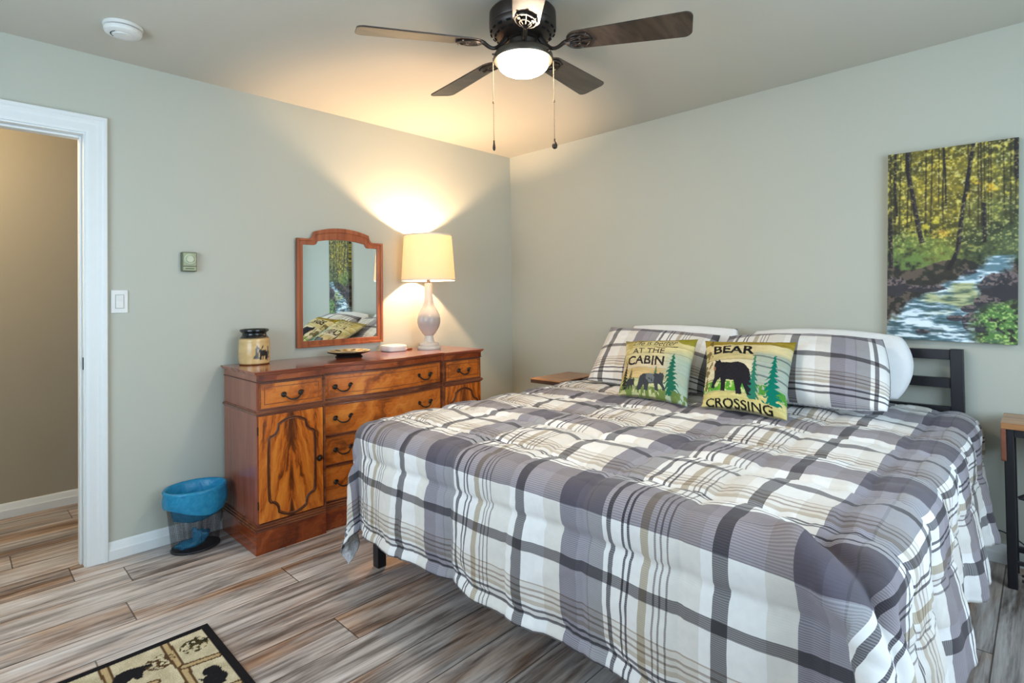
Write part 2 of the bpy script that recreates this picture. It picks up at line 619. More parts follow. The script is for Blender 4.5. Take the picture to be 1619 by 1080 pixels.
def struct(o, label=None):
    o['kind'] = 'structure'
    if label:
        o['label'] = label
    return o


def rebase(o, loc):
    """put a single-mesh thing's origin at its base."""
    o.data.transform(Matrix.Translation(-Vector(loc)))
    o.location = loc
    return o


def set_vec_attr(me, name, arr):
    at = me.attributes.new(name, 'FLOAT_VECTOR', 'POINT')
    a = np.zeros((len(me.vertices), 3), dtype=np.float32)
    a[:, :arr.shape[1]] = arr
    at.data.foreach_set('vector', a.ravel())


def set_col_attr(me, arr):
    at = me.attributes.new('print', 'FLOAT_COLOR', 'POINT')
    a = np.ones((len(me.vertices), 4), dtype=np.float32)
    a[:, :3] = arr
    at.data.foreach_set('color', a.ravel())


# ------------------------------------------------------------------ painting on a pixel grid (numpy)
_rng = np.random.RandomState(11)


def vnoise(x, y, seed=0):
    xi, yi = np.floor(x).astype(int), np.floor(y).astype(int)
    fx, fy = x - xi, y - yi
    fx, fy = fx * fx * (3 - 2 * fx), fy * fy * (3 - 2 * fy)

    def h(a, b):
        n = (a * 374761393 + b * 668265263 + seed * 974711) & 0xffffffff
        n = ((n ^ (n >> 13)) * 1274126177) & 0xffffffff
        return ((n ^ (n >> 16)) & 0xffff) / 65535.0
    return (h(xi, yi) * (1 - fx) + h(xi + 1, yi) * fx) * (1 - fy) + (h(xi, yi + 1) * (1 - fx) + h(xi + 1, yi + 1) * fx) * fy


def fbm(x, y, seed=0, oct=4):
    s, a, t = 0, 1.0, 0
    for i in range(oct):
        s = s + a * vnoise(x * 2 ** i, y * 2 ** i, seed + i * 17)
        t += a
        a *= 0.55
    return s / t


class Paint:
    """s runs 0..1 left to right, t runs 0..1 top to bottom; colours are sRGB 0..255 while painting."""

    def __init__(self, nx, ny, bgc, aspect=1.0):
        self.nx, self.ny = nx, ny
        s, t = np.meshgrid(np.linspace(0, 1, nx), np.linspace(0, 1, ny))
        self.s, self.t, self.asp = s, t, aspect
        self.c = np.zeros((ny, nx, 3)) + np.array(bgc, float)

    def put(self, mask, col, a=1.0):
        m = (np.clip(mask, 0, 1) * a)[..., None]
        self.c = self.c * (1 - m) + np.array(col, float) * m

    def poly_mask(self, pts):
        s, t = self.s, self.t
        ins = np.zeros(s.shape, bool)
        n = len(pts)
        for i in range(n):
            x0, y0 = pts[i]
            x1, y1 = pts[(i + 1) % n]
            if y0 == y1:
                continue
            c = ((y0 > t) != (y1 > t)) & (s < (x1 - x0) * (t - y0) / (y1 - y0) + x0)
            ins ^= c
        return ins

    def poly(self, pts, col, a=1.0):
        self.put(self.poly_mask(pts).astype(float), col, a)

    def ell(self, cx, cy, rx, ry, col, a=1.0):
        self.put((((self.s - cx) / rx) ** 2 + ((self.t - cy) / ry) ** 2 < 1).astype(float), col, a)

    def seg(self, p, q, w, col, a=1.0, w2=None):
        p, q = np.array(p, float), np.array(q, float)
        d = q - p
        k = np.array([1.0, self.asp])
        L = ((d * k) ** 2).sum()
        u = np.clip((((self.s - p[0]) * d[0]) + ((self.t - p[1]) * self.asp) * d[1] * self.asp) / max(L, 1e-9), 0, 1)
        dx = self.s - p[0] - u * d[0]
        dy = (self.t - p[1] - u * d[1]) * self.asp
        ww = w if w2 is None else w + (w2 - w) * u
        self.put((dx * dx + dy * dy < ww * ww).astype(float), col, a)

    def fir(self, x, top, bot, half, col, seed=0):
        """conifer with drooping tiers."""
        h = np.clip((self.t - top) / (bot - top), 0, 1)
        saw = np.abs(((h * 9.0 + 0.3 * np.sin(self.s * 60 + seed)) % 1.0))
        w = half * (0.10 + 0.90 * h) * (0.30 + 0.70 * saw) * (0.75 + 0.5 * vnoise(self.t * 60, self.s * 25, seed))
        m = (np.abs(self.s - x) < w) & (self.t > top) & (self.t < bot)
        self.put(m.astype(float), col)

    def text(self, body, x0, x1, t0, t1, col, shear=0.0, fat=0.0):
        cu = bpy.data.curves.new('lettering', 'FONT')
        cu.body = body
        cu.shear = shear
        cu.offset = fat
        cu.resolution_u = 4
        ob = bpy.data.objects.new('lettering', cu)
        COL.objects.link(ob)
        dg = bpy.context.evaluated_depsgraph_get()
        me = bpy.data.meshes.new_from_object(ob.evaluated_get(dg))
        vs = np.array([v.co[:2] for v in me.vertices])
        me.calc_loop_triangles()
        tri = [tuple(t.vertices) for t in me.loop_triangles]
        bpy.data.objects.remove(ob)
        bpy.data.curves.remove(cu)
        bpy.data.meshes.remove(me)
        lo, hi = vs.min(0), vs.max(0)
        q = (vs - lo) / (hi - lo)
        X = x0 + q[:, 0] * (x1 - x0)
        Y = t1 - q[:, 1] * (t1 - t0)
        mask = np.zeros(self.s.shape, bool)
        for a, b, c in tri:
            xs, ys = X[[a, b, c]], Y[[a, b, c]]
            i0, i1 = int(max(0, xs.min() * (self.nx - 1))), int(min(self.nx - 1, xs.max() * (self.nx - 1) + 1))
            j0, j1 = int(max(0, ys.min() * (self.ny - 1))), int(min(self.ny - 1, ys.max() * (self.ny - 1) + 1))
            if i1 < i0 or j1 < j0:
                continue
            S, T = self.s[j0:j1 + 1, i0:i1 + 1], self.t[j0:j1 + 1, i0:i1 + 1]
            e = [(xs[(k + 1) % 3] - xs[k]) * (T - ys[k]) - (ys[(k + 1) % 3] - ys[k]) * (S - xs[k]) for k in range(3)]
            ins = ((e[0] >= 0) & (e[1] >= 0) & (e[2] >= 0)) | ((e[0] <= 0) & (e[1] <= 0) & (e[2] <= 0))
            mask[j0:j1 + 1, i0:i1 + 1] |= ins
        self.put(mask.astype(float), col)

    def linear(self):
        c = np.clip(self.c, 0, 255) / 255
        return np.where(c <= 0.04045, c / 12.92, ((c + 0.055) / 1.055) ** 2.4)

# ================================================================== the room
WT = 0.115
DY0, DY1, DH = -3.72, -2.907, 2.047      # door opening in the left wall

o = MB().box(-1.25, RX + 0.15, RY - 0.15, 0.15, -0.08, 0.0).build('floor', MAT['floor'])
struct(o)
o = MB().box(-1.25, RX + 0.15, RY - 0.15, 0.15, H, H + 0.08).build('ceiling', MAT['ceiling'])
struct(o)
m = MB()
m.box(-WT, 0, DY1 + 0.018, 0, 0, H)
m.box(-WT, 0, DY0 - 0.018, DY1 + 0.018, DH + 0.018, H)
m.box(-WT, 0, RY, DY0 - 0.018, 0, H)
struct(m.build('wall_left', MAT['wall']))
struct(MB().box(-1.25, RX + 0.15, 0, 0.15, 0, H).build('wall_back', MAT['wall']))
m = MB()
a0, a1, b0, b1 = WIN_R
m.box(RX, RX + 0.15, RY, a0, 0, H).box(RX, RX + 0.15, a1, 0, 0, H).box(RX, RX + 0.15, a0, a1, 0, b0).box(RX, RX + 0.15, a0, a1, b1, H)
struct(m.build('wall_right', MAT['wall']))
m = MB()
a0, a1, b0, b1 = WIN_F
m.box(-1.25, a0, RY - 0.15, RY, 0, H).box(a1, RX + 0.15, RY - 0.15, RY, 0, H).box(a0, a1, RY - 0.15, RY, 0, b0).box(a0, a1, RY - 0.15, RY, b1, H)
struct(m.build('wall_front', MAT['wall']))
struct(MB().box(-1.25, -1.10, RY, 0, 0, H).build('wall_hall', MAT['hall']))
struct(MB().box(-WT - 0.012, -WT - 0.0005, DY1 + 0.02, 0, 0, H).build('wall_hall_lining', MAT['hall']))

# windows (behind the camera and to its right): frame, sash bar, pane
def window(n, plane, c, r):
    e = bpy.data.objects.new('window_%d' % n, None)
    COL.objects.link(e)
    e['kind'] = 'structure'
    s0, s1, z0, z1 = r
    loc = (c, (s0 + s1) / 2, z0) if plane == 'x' else ((s0 + s1) / 2, c, z0)
    e.location = loc
    e['_loc'] = loc
    fr, pn = MB(), MB()

    def bx(mb, u0, u1, d0, d1, w0, w1):
        if plane == 'x':
            mb.box(c + d0, c + d1, u0, u1, w0, w1)
        else:
            mb.box(u0, u1, c + d0, c + d1, w0, w1)
    t = 0.05
    bx(fr, s0, s0 + t, -0.03, 0.03, z0, z1)
    bx(fr, s1 - t, s1, -0.03, 0.03, z0, z1)
    bx(fr, s0 + t, s1 - t, -0.03, 0.03, z0, z0 + t)
    bx(fr, s0 + t, s1 - t, -0.03, 0.03, z1 - t, z1)
    mid = (s0 + s1) / 2
    bx(fr, mid - 0.025, mid + 0.025, -0.025, 0.025, z0 + t, z1 - t)
    bx(pn, s0 + t, s1 - t, -0.003, 0.003, z0 + t, z1 - t)
    fr.build('window_frame', MAT['trim'], e)
    pn.build('window_pane', MAT['pane'], e)


window(1, 'x', RX + 0.075, WIN_R)
window(2, 'y', RY - 0.075, WIN_F)


def baseboard(name, p, q, nrm, h=0.085):
    """profiled board from p to q along a wall, nrm points into the room."""
    prof = [(0, 0), (0.016, 0), (0.016, h * 0.52), (0.013, h * 0.60), (0.011, h * 0.70), (0.007, h * 0.90), (0.003, h), (0, h)]
    d = Vector((q[0] - p[0], q[1] - p[1], 0))
    mb = MB()
    mb.prism(prof, lambda a, b, t: (p[0] + d.x * t + nrm[0] * a, p[1] + d.y * t + nrm[1] * a, b), 0, 1)
    return struct(mb.build(name, MAT['trim']))


baseboard('baseboard_left', (0, -2.822), (0, -0.018), (1, 0))
baseboard('baseboard_back', (0, 0), (RX, 0), (0, -1))
baseboard('baseboard_hall', (-1.10, RY), (-1.10, 0), (1, 0))
baseboard('baseboard_right', (RX, RY), (RX, -0.02), (-1, 0))

# doorway: casing, jamb, stop, strike plate
dr = bpy.data.objects.new('door_1', None)
COL.objects.link(dr)
dr.location = (0, DY1, 0)
dr['_loc'] = (0, DY1, 0)
dr['kind'] = 'structure'
CW = 0.084
m = MB()
prof = [(0, 0), (0, 0.010), (0.012, 0.0135), (0.040, 0.0135), (0.050, 0.016), (0.062, 0.016), (0.068, 0.021), (CW - 0.003, 0.021), (CW, 0.018), (CW, 0)]
yin, zin = DY1 + 0.006, DH + 0.008
m.prism(prof, lambda a, b, t: (b, yin + a, t * (zin + a)), 0, 1)
m.prism(prof, lambda a, b, t: (b, (yin + a) * t + (1 - t) * (DY0 - 0.006 - a), zin + a), 0, 1)
m.prism(prof, lambda a, b, t: (b, DY0 - 0.006 - a, t * (zin + a)), 0, 1)
m.build('door_casing', MAT['trim'], dr)
m = MB()
m.box(-WT - 0.012, 0.0, DY1, DY1 + 0.018, 0, DH + 0.018)
m.box(-WT - 0.012, 0.0, DY0 - 0.018, DY0, 0, DH + 0.018)
m.box(-WT - 0.012, 0.0, DY0, DY1, DH, DH + 0.018)
m.build('door_jamb', MAT['trim'], dr)
m = MB()
m.box(-WT + 0.02, -0.042, DY1 - 0.011, DY1, 0, DH)
m.box(-WT + 0.02, -0.042, DY0, DY0 + 0.011, 0, DH)
m.box(-WT + 0.02, -0.042, DY0 + 0.011, DY1 - 0.011, DH - 0.011, DH)
m.build('door_stop', MAT['trim'], dr, bevel=0.003)
m = MB()
zc = 0.955
pts = []
for k in range(20):
    an = 2 * PI * k / 20
    pts.append((0.014 * math.copysign(abs(math.cos(an)) ** 0.6, math.cos(an)), 0.030 * math.copysign(abs(math.sin(an)) ** 0.6, math.sin(an))))
m.prism(pts, lambda a, b, t: (-0.018 + a, DY1 - t, zc + b), -0.001, 0.0025)
m.build('strike_plate', MAT['strike'], dr)

# ================================================================== sideboard dresser
DX = 0.485
YL0, YC0, YC1, YR1 = -2.300, -1.950, -1.135, -0.810


def xf(y):
    if y <= YC0 or y >= YC1:
        return DX
    t = (y - YC0) / (YC1 - YC0)
    return DX - 0.026 + 0.046 * math.sin(PI * t) ** 2


DRS = thing('sideboard_dresser', (0.25, -1.56, 0), 'long mahogany sideboard dresser with serpentine front against the left wall', 'dresser')


def ysteps(y0, y1):
    if y0 >= YC1 or y1 <= YC0:
        return [y0, y1]
    n = 28
    return [y0 + (y1 - y0) * i / n for i in range(n + 1)]


def slab(mb, y0, y1, z0, z1, d0, d1, mi=0):
    """front panel following the serpentine: from depth xf+d0 to xf+d1."""
    ys = ysteps(y0, y1)
    eps = 1e-6
    base = [(xf(min(max(y, y0 + eps), y1 - eps)), y) for y in ys]
    n = len(ys)
    vs = []
    for (x, y) in base:
        vs += [(x + d0, y, z0), (x + d1, y, z0), (x + d1, y, z1), (x + d0, y, z1)]
    fs = []
    for i in range(n - 1):
        a, b = i * 4, i * 4 + 4
        for k in range(4):
            fs.append((a + k, a + (k + 1) % 4, b + (k + 1) % 4, b + k))
    fs += [(0, 1, 2, 3), tuple(reversed(range((n - 1) * 4, n * 4)))]
    mb.add(vs, fs, mi)


SECT = [(YL0, YC0), (YC0, YC1), (YC1, YR1)]
# carcass: side panels, back volume and the fixed face behind the fronts
m = MB()
for (a, b) in SECT:
    ys = ysteps(a, b)
    e = 1e-6
    ol = [(0.03, a)] + [(xf(min(max(y, a + e), b - e)) - 0.006, y) for y in ys] + [(0.03, b)]
    m.prism(ol, lambda p, q, t: (p, q, t), 0.112, 0.872)
m.build('carcass', MAT['wood_side'], DRS)
# top with moulded edge
m = MB()
for (z0, z1, d) in ((0.872, 0.879, 0.004), (0.879, 0.886, 0.012), (0.886, 0.893, 0.016)):
    ol = [(0.021, YL0 - d)]
    for (a, b) in SECT:
        e = 1e-6
        for y in ysteps(a, b):
            yy = y - d if y == YL0 else (y + d if y == YR1 else y)
            ol.append((xf(min(max(y, a + e), b - e)) + d, yy))
    ol.append((0.021, YR1 + d))
    m.prism(ol, lambda p, q, t: (p, q, t), z0, z1)
m.build('top', MAT['wood_top'], DRS, bevel=0.002)
# frieze band under the top, waist moulding, base moulding, plinth
m = MB()
for (a, b) in SECT:
    slab(m, a, b, 0.842, 0.871, -0.006, 0.001)
m.build('frieze', MAT['wood_plinth'], DRS)


def belt(name, z0, z1, d, mat, extra=None):
    m = MB()
    for (zz0, zz1, dd) in ([(z0, z1, d)] if extra is None else extra):
        for i, (a, b) in enumerate(SECT):
            slab(m, a - (dd if i == 0 else 0), b + (dd if i == 2 else 0), zz0, zz1, -0.006, dd)
        m.box(0.03, DX - 0.006, YL0 - dd, YL0, zz0, zz1)
        m.box(0.03, DX - 0.006, YR1, YR1 + dd, zz0, zz1)
    return m.build(name, mat, DRS, bevel=0.0015)


belt('top_bead', 0.838, 0.843, 0.004, MAT['wood_line'])
belt('waist_moulding', 0.676, 0.698, 0.008, MAT['wood_mould'], [(0.676, 0.683, 0.005), (0.683, 0.692, 0.010), (0.692, 0.698, 0.006)])
belt('base_moulding', 0.111, 0.143, 0.010, MAT['wood_mould'], [(0.111, 0.120, 0.014), (0.1215, 0.131, 0.011), (0.1325, 0.143, 0.006)])
belt('plinth', 0.0, 0.111, 0.012, MAT['wood_plinth'])
for y in (YC0, YC1):
    for z0, z1 in ((0.143, 0.676), (0.698, 0.838)):
        MB().box(DX - 0.034, DX + 0.003, y - 0.006, y + 0.006, z0, z1).build('stile', MAT['wood_mould'], DRS, bevel=0.001)


def bail(parent, y, z, w=0.088):
    """bronze bail pull: two scrolled rosettes and a swan-neck drop handle, facing +x."""
    x = xf(y) + 0.007
    m = MB()
    for s in (-1, 1):
        yy = y + s * w / 2
        m.lathe([(0.0, 0.012), (0.006, 0.011), (0.009, 0.006), (0.013, 0.003), (0.014, 0.0)], (0, 0, 0), 14)
        k = len(m.v) - 14 * 5
        for i in range(k, len(m.v)):
            a, b, c = m.v[i]
            m.v[i] = (x + c, yy + a, z + b)
        # little scroll
        pts = []
        for i in range(14):
            an = i / 13 * 1.6 * PI
            r = 0.011 - 0.006 * i / 13
            pts.append((x + 0.010, yy + s * (r * math.cos(an)), z + 0.004 + r * math.sin(an)))
        m.tube(pts, 0.003, 6)
    pts = []
    for i in range(17):
        t = -1 + 2 * i / 16
        pts.append((x + 0.012 + 0.010 * (1 - t * t), y + t * w / 2, z - 0.026 * (1 - abs(t) ** 2.6)))
    m.tube(pts, [0.0032 + 0.0018 * (1 - abs(-1 + 2 * i / 16)) for i in range(17)], 8)
    return m.build('handle', MAT['dark_bronze'], parent, smooth='auto')


def drawer(y0, y1, z0, z1, pulls, inlay=True):
    m = MB()
    slab(m, y0, y1, z0, z1, -0.005, 0.005, 0)
    # cock bead around the edge and a stringing line inside it
    t = 0.005
    for (a, b, c, d) in ((y0, y1, z0, z0 + t), (y0, y1, z1 - t, z1), (y0, y0 + t, z0 + t, z1 - t), (y1 - t, y1, z0 + t, z1 - t)):
        slab(m, a, b, c, d, 0.004, 0.008, 1)
    if inlay:
        i, w = 0.022, 0.003
        for (a, b, c, d) in ((y0 + i, y1 - i, z0 + i, z0 + i + w), (y0 + i, y1 - i, z1 - i - w, z1 - i),
                             (y0 + i, y0 + i + w, z0 + i, z1 - i), (y1 - i - w, y1 - i, z0 + i, z1 - i)):
            slab(m, a, b, c, d, 0.004, 0.0062, 1)
    d = m.build('drawer', [MAT['wood_flame'], MAT['wood_mould']], DRS)
    for y, z in pulls:
        bail(d, y, z)
    return d


GAP = 0.010
zc = 0.766
drawer(YL0 + 0.012, YC0 - GAP, 0.704, 0.834, [((YL0 + YC0) / 2, zc)])
drawer(YC0 + GAP, YC1 - GAP, 0.704, 0.834, [(-1.836, zc), (-1.284, zc)])
drawer(YC1 + GAP, YR1 - 0.012, 0.704, 0.834, [((YC1 + YR1) / 2, zc)])
for (z0, z1, zh) in ((0.507, 0.670, 0.596), (0.345, 0.497, 0.424), (0.150, 0.335, 0.250)):
    drawer(YC0 + GAP, YC1 - GAP, z0, z1, [(-1.836, zh), (-1.284, zh)], False)


def cab_door(y0, y1, mat, knob_side):
    m = MB()
    slab(m, y0, y1, 0.148, 0.671, -0.005, 0.005, 0)
    d = m.build('door', mat, DRS, bevel=0.002)
    # carved bead: rectangle with scooped corners and bowed ends
    cy, cz, hw, hh = (y0 + y1) / 2, 0.402, 0.122, 0.246
    pts = []

    def quad(sy, sz):
        q = []
        for i in range(6):                      # bowed end from centre outwards
            t = i / 5
            q.append((t * (hw - 0.050), hh - 0.026 * t * t))
        for i in range(1, 7):                   # scooped corner
            an = i / 6 * PI / 2
            q.append((hw - 0.010 - 0.040 * math.cos(an), hh - 0.030 - 0.052 * math.sin(an)))
        q += [(hw - 0.002, hh - 0.095), (hw + 0.001, hh - 0.16), (hw + 0.002, 0.0)]
        return [(sy * a, sz * b) for a, b in q]
    q1, q2, q3, q4 = quad(1, 1), quad(1, -1), quad(-1, -1), quad(-1, 1)
    loop = q1 + q2[::-1][1:] + q3[1:] + q4[::-1][1:-1]
    for off, r, mt in ((1.0, 0.0042, 'wood_line'), (0.935, 0.0026, 'wood_mould')):
        b = MB()
        b.tube([(DX + 0.006, cy + a * off, cz + c * (off if off == 1 else 0.968)) for a, c in loop], r, 8, closed=True)
        b.build('carved_bead', MAT[mt], d, smooth=True)
    if knob_side:
        k = MB()
        k.lathe([(0.0, 0.017), (0.007, 0.016), (0.011, 0.010), (0.007, 0.005), (0.016, 0.0025), (0.017, 0.0)], (0, 0, 0), 18)
        k.v = [(DX + 0.005 + c, knob_side + a, 0.405 + b) for a, b, c in k.v]
        k.build('knob', MAT['dark_bronze'], d, smooth='auto')
    ys = y0 - 0.001 if knob_side and knob_side > cy else y1 + 0.001
    for z in (0.235, 0.60):
        MB().tube([(DX - 0.004, ys, z - 0.02), (DX - 0.004, ys, z + 0.02)], 0.004, 8).build('hinge', MAT['dark_bronze'], d)


cab_door(YL0 + 0.008, YC0 - GAP, MAT['wood_feather_left'], YC0 - 0.030)
cab_door(YC1 + GAP, YR1 - 0.008, MAT['wood_feather_right'], YC1 + 0.030)

# ================================================================== wall mirror
MY0, MY1, MZ0, MSH, MTOP = -1.887, -1.287, 0.952, 1.622, 1.700
MIR = thing('wall_mirror', (0.0, (MY0 + MY1) / 2, MZ0), 'arched wooden framed mirror hanging on the wall above the dresser', 'mirror')


def mirror_outline(inset, head):
    y0, y1, z0, zs, zt = MY0 + inset, MY1 - inset, MZ0 + inset, MSH - inset * 0.95, MTOP - head
    c = (y0 + y1) / 2
    w = (y1 - y0) / 2
    half = []
    for i in range(17):                       # bow from centre
        t = i / 16
        half.append((t * 0.64 * w, zt - (zt - zs) * 0.42 * t * t))
    zb = half[-1][1]
    for i in range(1, 7):                     # concave step down to the shoulder
        an = i / 6 * PI / 2
        half.append((0.64 * w + 0.08 * w * (1 - math.cos(an)) + 0.02 * w * i / 6, zb - (zb - zs) * math.sin(an)))
    half += [(0.86 * w, zs), (w, zs)]
    right = [(c + a, b) for a, b in half]
    left = [(c - a, b) for a, b in half]
    return right + [(y1, z0), (y0, z0)] + left[::-1][:-1]


of, inn = mirror_outline(0.0, 0.0), mirror_outline(0.040, 0.074)
mid = [((a[0] * 0.62 + b[0] * 0.38), (a[1] * 0.62 + b[1] * 0.38)) for a, b in zip(of, inn)]
m = MB()
fn = lambda a, b, d: (d, a, b)
m.ring(of, inn, fn, 0.002, 0.020)
m.ring(of, mid, fn, 0.020, 0.026)
m.build('frame', MAT['wood_mirror'], MIR, bevel=0.003)
MIR.rotation_euler = (0, 0.012, 0)
gl = mirror_outline(0.036, 0.070)
MB().prism(gl, fn, 0.004, 0.010).build('mirror_glass', MAT['mirror'], MIR)

# ================================================================== table lamp
LX, LY, LZ = 0.190, -1.025, 0.8935
LMP = thing('table_lamp', (LX, LY, LZ), 'lit table lamp with linen drum shade and cream to grey ceramic body', 'lamp')
prof = [(0.0, 0.0), (0.078, 0.0), (0.081, 0.006), (0.080, 0.017), (0.072, 0.022), (0.066, 0.023), (0.068, 0.027), (0.068, 0.036), (0.060, 0.044), (0.040, 0.049),
        (0.036, 0.055), (0.031, 0.075), (0.030, 0.092), (0.038, 0.102), (0.043, 0.105), (0.055, 0.125), (0.070, 0.150), (0.079, 0.180), (0.080, 0.205), (0.074, 0.235),
        (0.058, 0.268), (0.042, 0.295), (0.032, 0.325), (0.027, 0.365), (0.026, 0.420), (0.028, 0.450), (0.028, 0.458), (0.0, 0.458)]
MB().lathe(prof, (LX, LY, LZ), 40).build('lamp_body', MAT['lamp_body'], LMP, smooth='auto')
m = MB()
n = 56
SB, ST_ = 1.368, 1.682
prof = [(0.186, SB), (0.164, ST_), (0.1625, ST_), (0.1845, SB), (0.186, SB)]
m.lathe(prof, (LX, LY, 0), n, cap=False)
sh = m.build('lamp_shade', MAT['shade'], LMP, smooth='auto')
for z, r in ((SB + 0.003, 0.1858), (ST_ - 0.003, 0.1642)):
    m = MB()
    m.lathe([(r + 0.0008, z - 0.005), (r + 0.0014, z), (r + 0.0008, z + 0.005), (r - 0.0022, z + 0.005), (r - 0.0022, z - 0.005), (r + 0.0008, z - 0.005)], (LX, LY, 0), n, cap=False)
    m.build('shade_trim', MAT['cream'], sh)
m = MB()
m.tube([(LX, LY, LZ + 0.455), (LX, LY, 1.546)], 0.012, 12)
m.tube([(LX, LY, 1.395), (LX, LY, 1.40)], 0.02, 12)
for k in range(3):
    an = k * 2 * PI / 3
    m.tube([(LX, LY, 1.40), (LX + 0.182 * math.cos(an), LY + 0.182 * math.sin(an), 1.372)], 0.0015, 6)
m.build('lamp_socket', MAT['dark_bronze'], LMP)
MB().lathe([(0.0, 0.0), (0.010, 0.002), (0.018, 0.014), (0.020, 0.026), (0.016, 0.038), (0.0, 0.044)], (LX, LY, 1.545), 20).build('light_bulb', MAT['bulb'], LMP, smooth=True)

# ================================================================== small things on the dresser
ZT = 0.8935
# stoneware jar
JX, JY = 0.115, -2.170
JAR = thing('ceramic_jar', (JX, JY, ZT), 'tan stoneware jar with black neck and painted woodland scene on dresser', 'jar')
prof = [(0.0, 0.0), (0.074, 0.0), (0.077, 0.003)] + [(0.078 + 0.003 * math.sin(i / 18 * PI), 0.004 + 0.118 * i / 18) for i in range(19)] + \
       [(0.0795, 0.130), (0.077, 0.138), (0.072, 0.147), (0.066, 0.154), (0.062, 0.158), (0.0, 0.158)]
nseg = 96
m = MB().lathe(prof, (JX, JY, ZT), nseg, cap=False)
jb = m.build('jar_body', MAT['jar_print'], JAR, smooth='auto')
P = Paint(nseg * 2, 160, (204, 172, 118), 0.4)
P.c += (fbm(P.s * 14, P.t * 10, 3)[..., None] - 0.5) * np.array([26, 26, 24])
P.put((P.t < 0.10).astype(float), (40, 36, 34))
P.put((P.t > 0.965).astype(float), (120, 78, 40))
cs = 0.5
P.fir(cs - 0.060, 0.34, 0.80, 0.042, (92, 92, 84), 2)
P.fir(cs + 0.075, 0.30, 0.78, 0.036, (100, 104, 96), 5)
P.ell(cs + 0.020, 0.60, 0.048, 0.095, (44, 40, 38))
P.ell(cs - 0.020, 0.53, 0.022, 0.065, (44, 40, 38))
P.seg((cs - 0.030, 0.48), (cs - 0.055, 0.36), 0.006, (70, 62, 54))
P.seg((cs - 0.015, 0.48), (cs + 0.010, 0.36), 0.006, (70, 62, 54))
for dx in (-0.018, 0.008, 0.038, 0.056):
    P.seg((cs + dx, 0.64), (cs + dx, 0.82), 0.008, (44, 40, 38))
P.poly([(cs - 0.08, 0.82), (cs + 0.10, 0.82), (cs + 0.08, 0.85), (cs - 0.07, 0.845)], (110, 86, 60))
lin = P.linear()
zz = np.array([p[1] for p in prof])
carr = []
for i in range(len(prof)):
    ti = int(np.clip((1 - zz[i] / 0.158), 0, 1) * 159)
    for k in range(nseg):
        carr.append(lin[ti, int((k / nseg - 0.025 + 0.5) * nseg * 2) % (nseg * 2)])
set_col_attr(jb.data, np.array(carr))
MB().lathe([(0.061, 0.154), (0.063, 0.160), (0.061, 0.166), (0.062, 0.172), (0.069, 0.178), (0.074, 0.183), (0.074, 0.190), (0.069, 0.194), (0.062, 0.193), (0.058, 0.188), (0.057, 0.165), (0.0, 0.163)],
           (JX, JY, ZT), 40).build('jar_neck', plain('black_glaze', (0.012, 0.013, 0.014), 0.18, 0.5), JAR, smooth='auto')

# shallow footed dish
HX, HY = 0.195, -1.640
DSH = thing('footed_dish', (HX, HY, ZT), 'shallow dark footed dish with cream and gold painted rim on dresser', 'dish')
blk = plain('black_lacquer', (0.018, 0.014, 0.012), 0.2, 0.5)
MB().lathe([(0.0, 0.0), (0.080, 0.0), (0.082, 0.004), (0.072, 0.010), (0.080, 0.015), (0.118, 0.0255), (0.126, 0.0285), (0.0, 0.0275)], (HX, HY, ZT), 48).build('dish_foot', blk, DSH, smooth='auto')
rp = [(0.0, 0.0285), (0.03, 0.0287), (0.06, 0.0288), (0.075, 0.0290), (0.085, 0.0300), (0.095, 0.0320), (0.105, 0.0340), (0.115, 0.0357), (0.122, 0.0368), (0.127, 0.0370), (0.128, 0.0350), (0.126, 0.0290)]
m = MB().lathe(rp, (HX, HY, ZT), 72, cap=False)
dp = m.build('dish_plate', MAT['dish_print'], DSH, smooth='auto')
ca = []
for i, (r, z) in enumerate(rp):
    for k in range(72):
        an = k / 72 * 12
        c = (214, 200, 160)
        f = an % 1.0
        if 0.06 < r < 0.12 and abs(f - 0.5) < 0.24 + 0.1 * math.sin(r * 150):
            c = (150, 120, 40) if int(an) % 2 else (70, 76, 44)
        if r <= 0.04:
            c = (120, 96, 44)
        if i >= 10:
            c = (40, 32, 22)
        ca.append(srgb(*c))
set_col_attr(dp.data, np.array(ca))

# white rounded box and a cork coaster beside the lamp
BX, BY = 0.110, -1.262
BOX = thing('white_case', (BX, BY, ZT), 'small white rounded plastic case lying between mirror and table lamp', 'box')


def squircle(rx, ry, n=40, p=4.0):
    return [(rx * math.copysign(abs(math.cos(t)) ** (2 / p), math.cos(t)), ry * math.copysign(abs(math.sin(t)) ** (2 / p), math.sin(t))) for t in [2 * PI * i / n for i in range(n)]]


def stack(mb, layers, c, n=40, p=4.0):
    vs, fs = [], []
    for (r, z) in layers:
        vs += [(c[0] + a, c[1] + b, c[2] + z) for a, b in squircle(r, r, n, p)]
    for i in range(len(layers) - 1):
        for k in range(n):
            fs.append((i * n + k, i * n + (k + 1) % n, (i + 1) * n + (k + 1) % n, (i + 1) * n + k))
    fs += [tuple(reversed(range(n))), tuple((len(layers) - 1) * n + k for k in range(n))]
    mb.add(vs, fs)


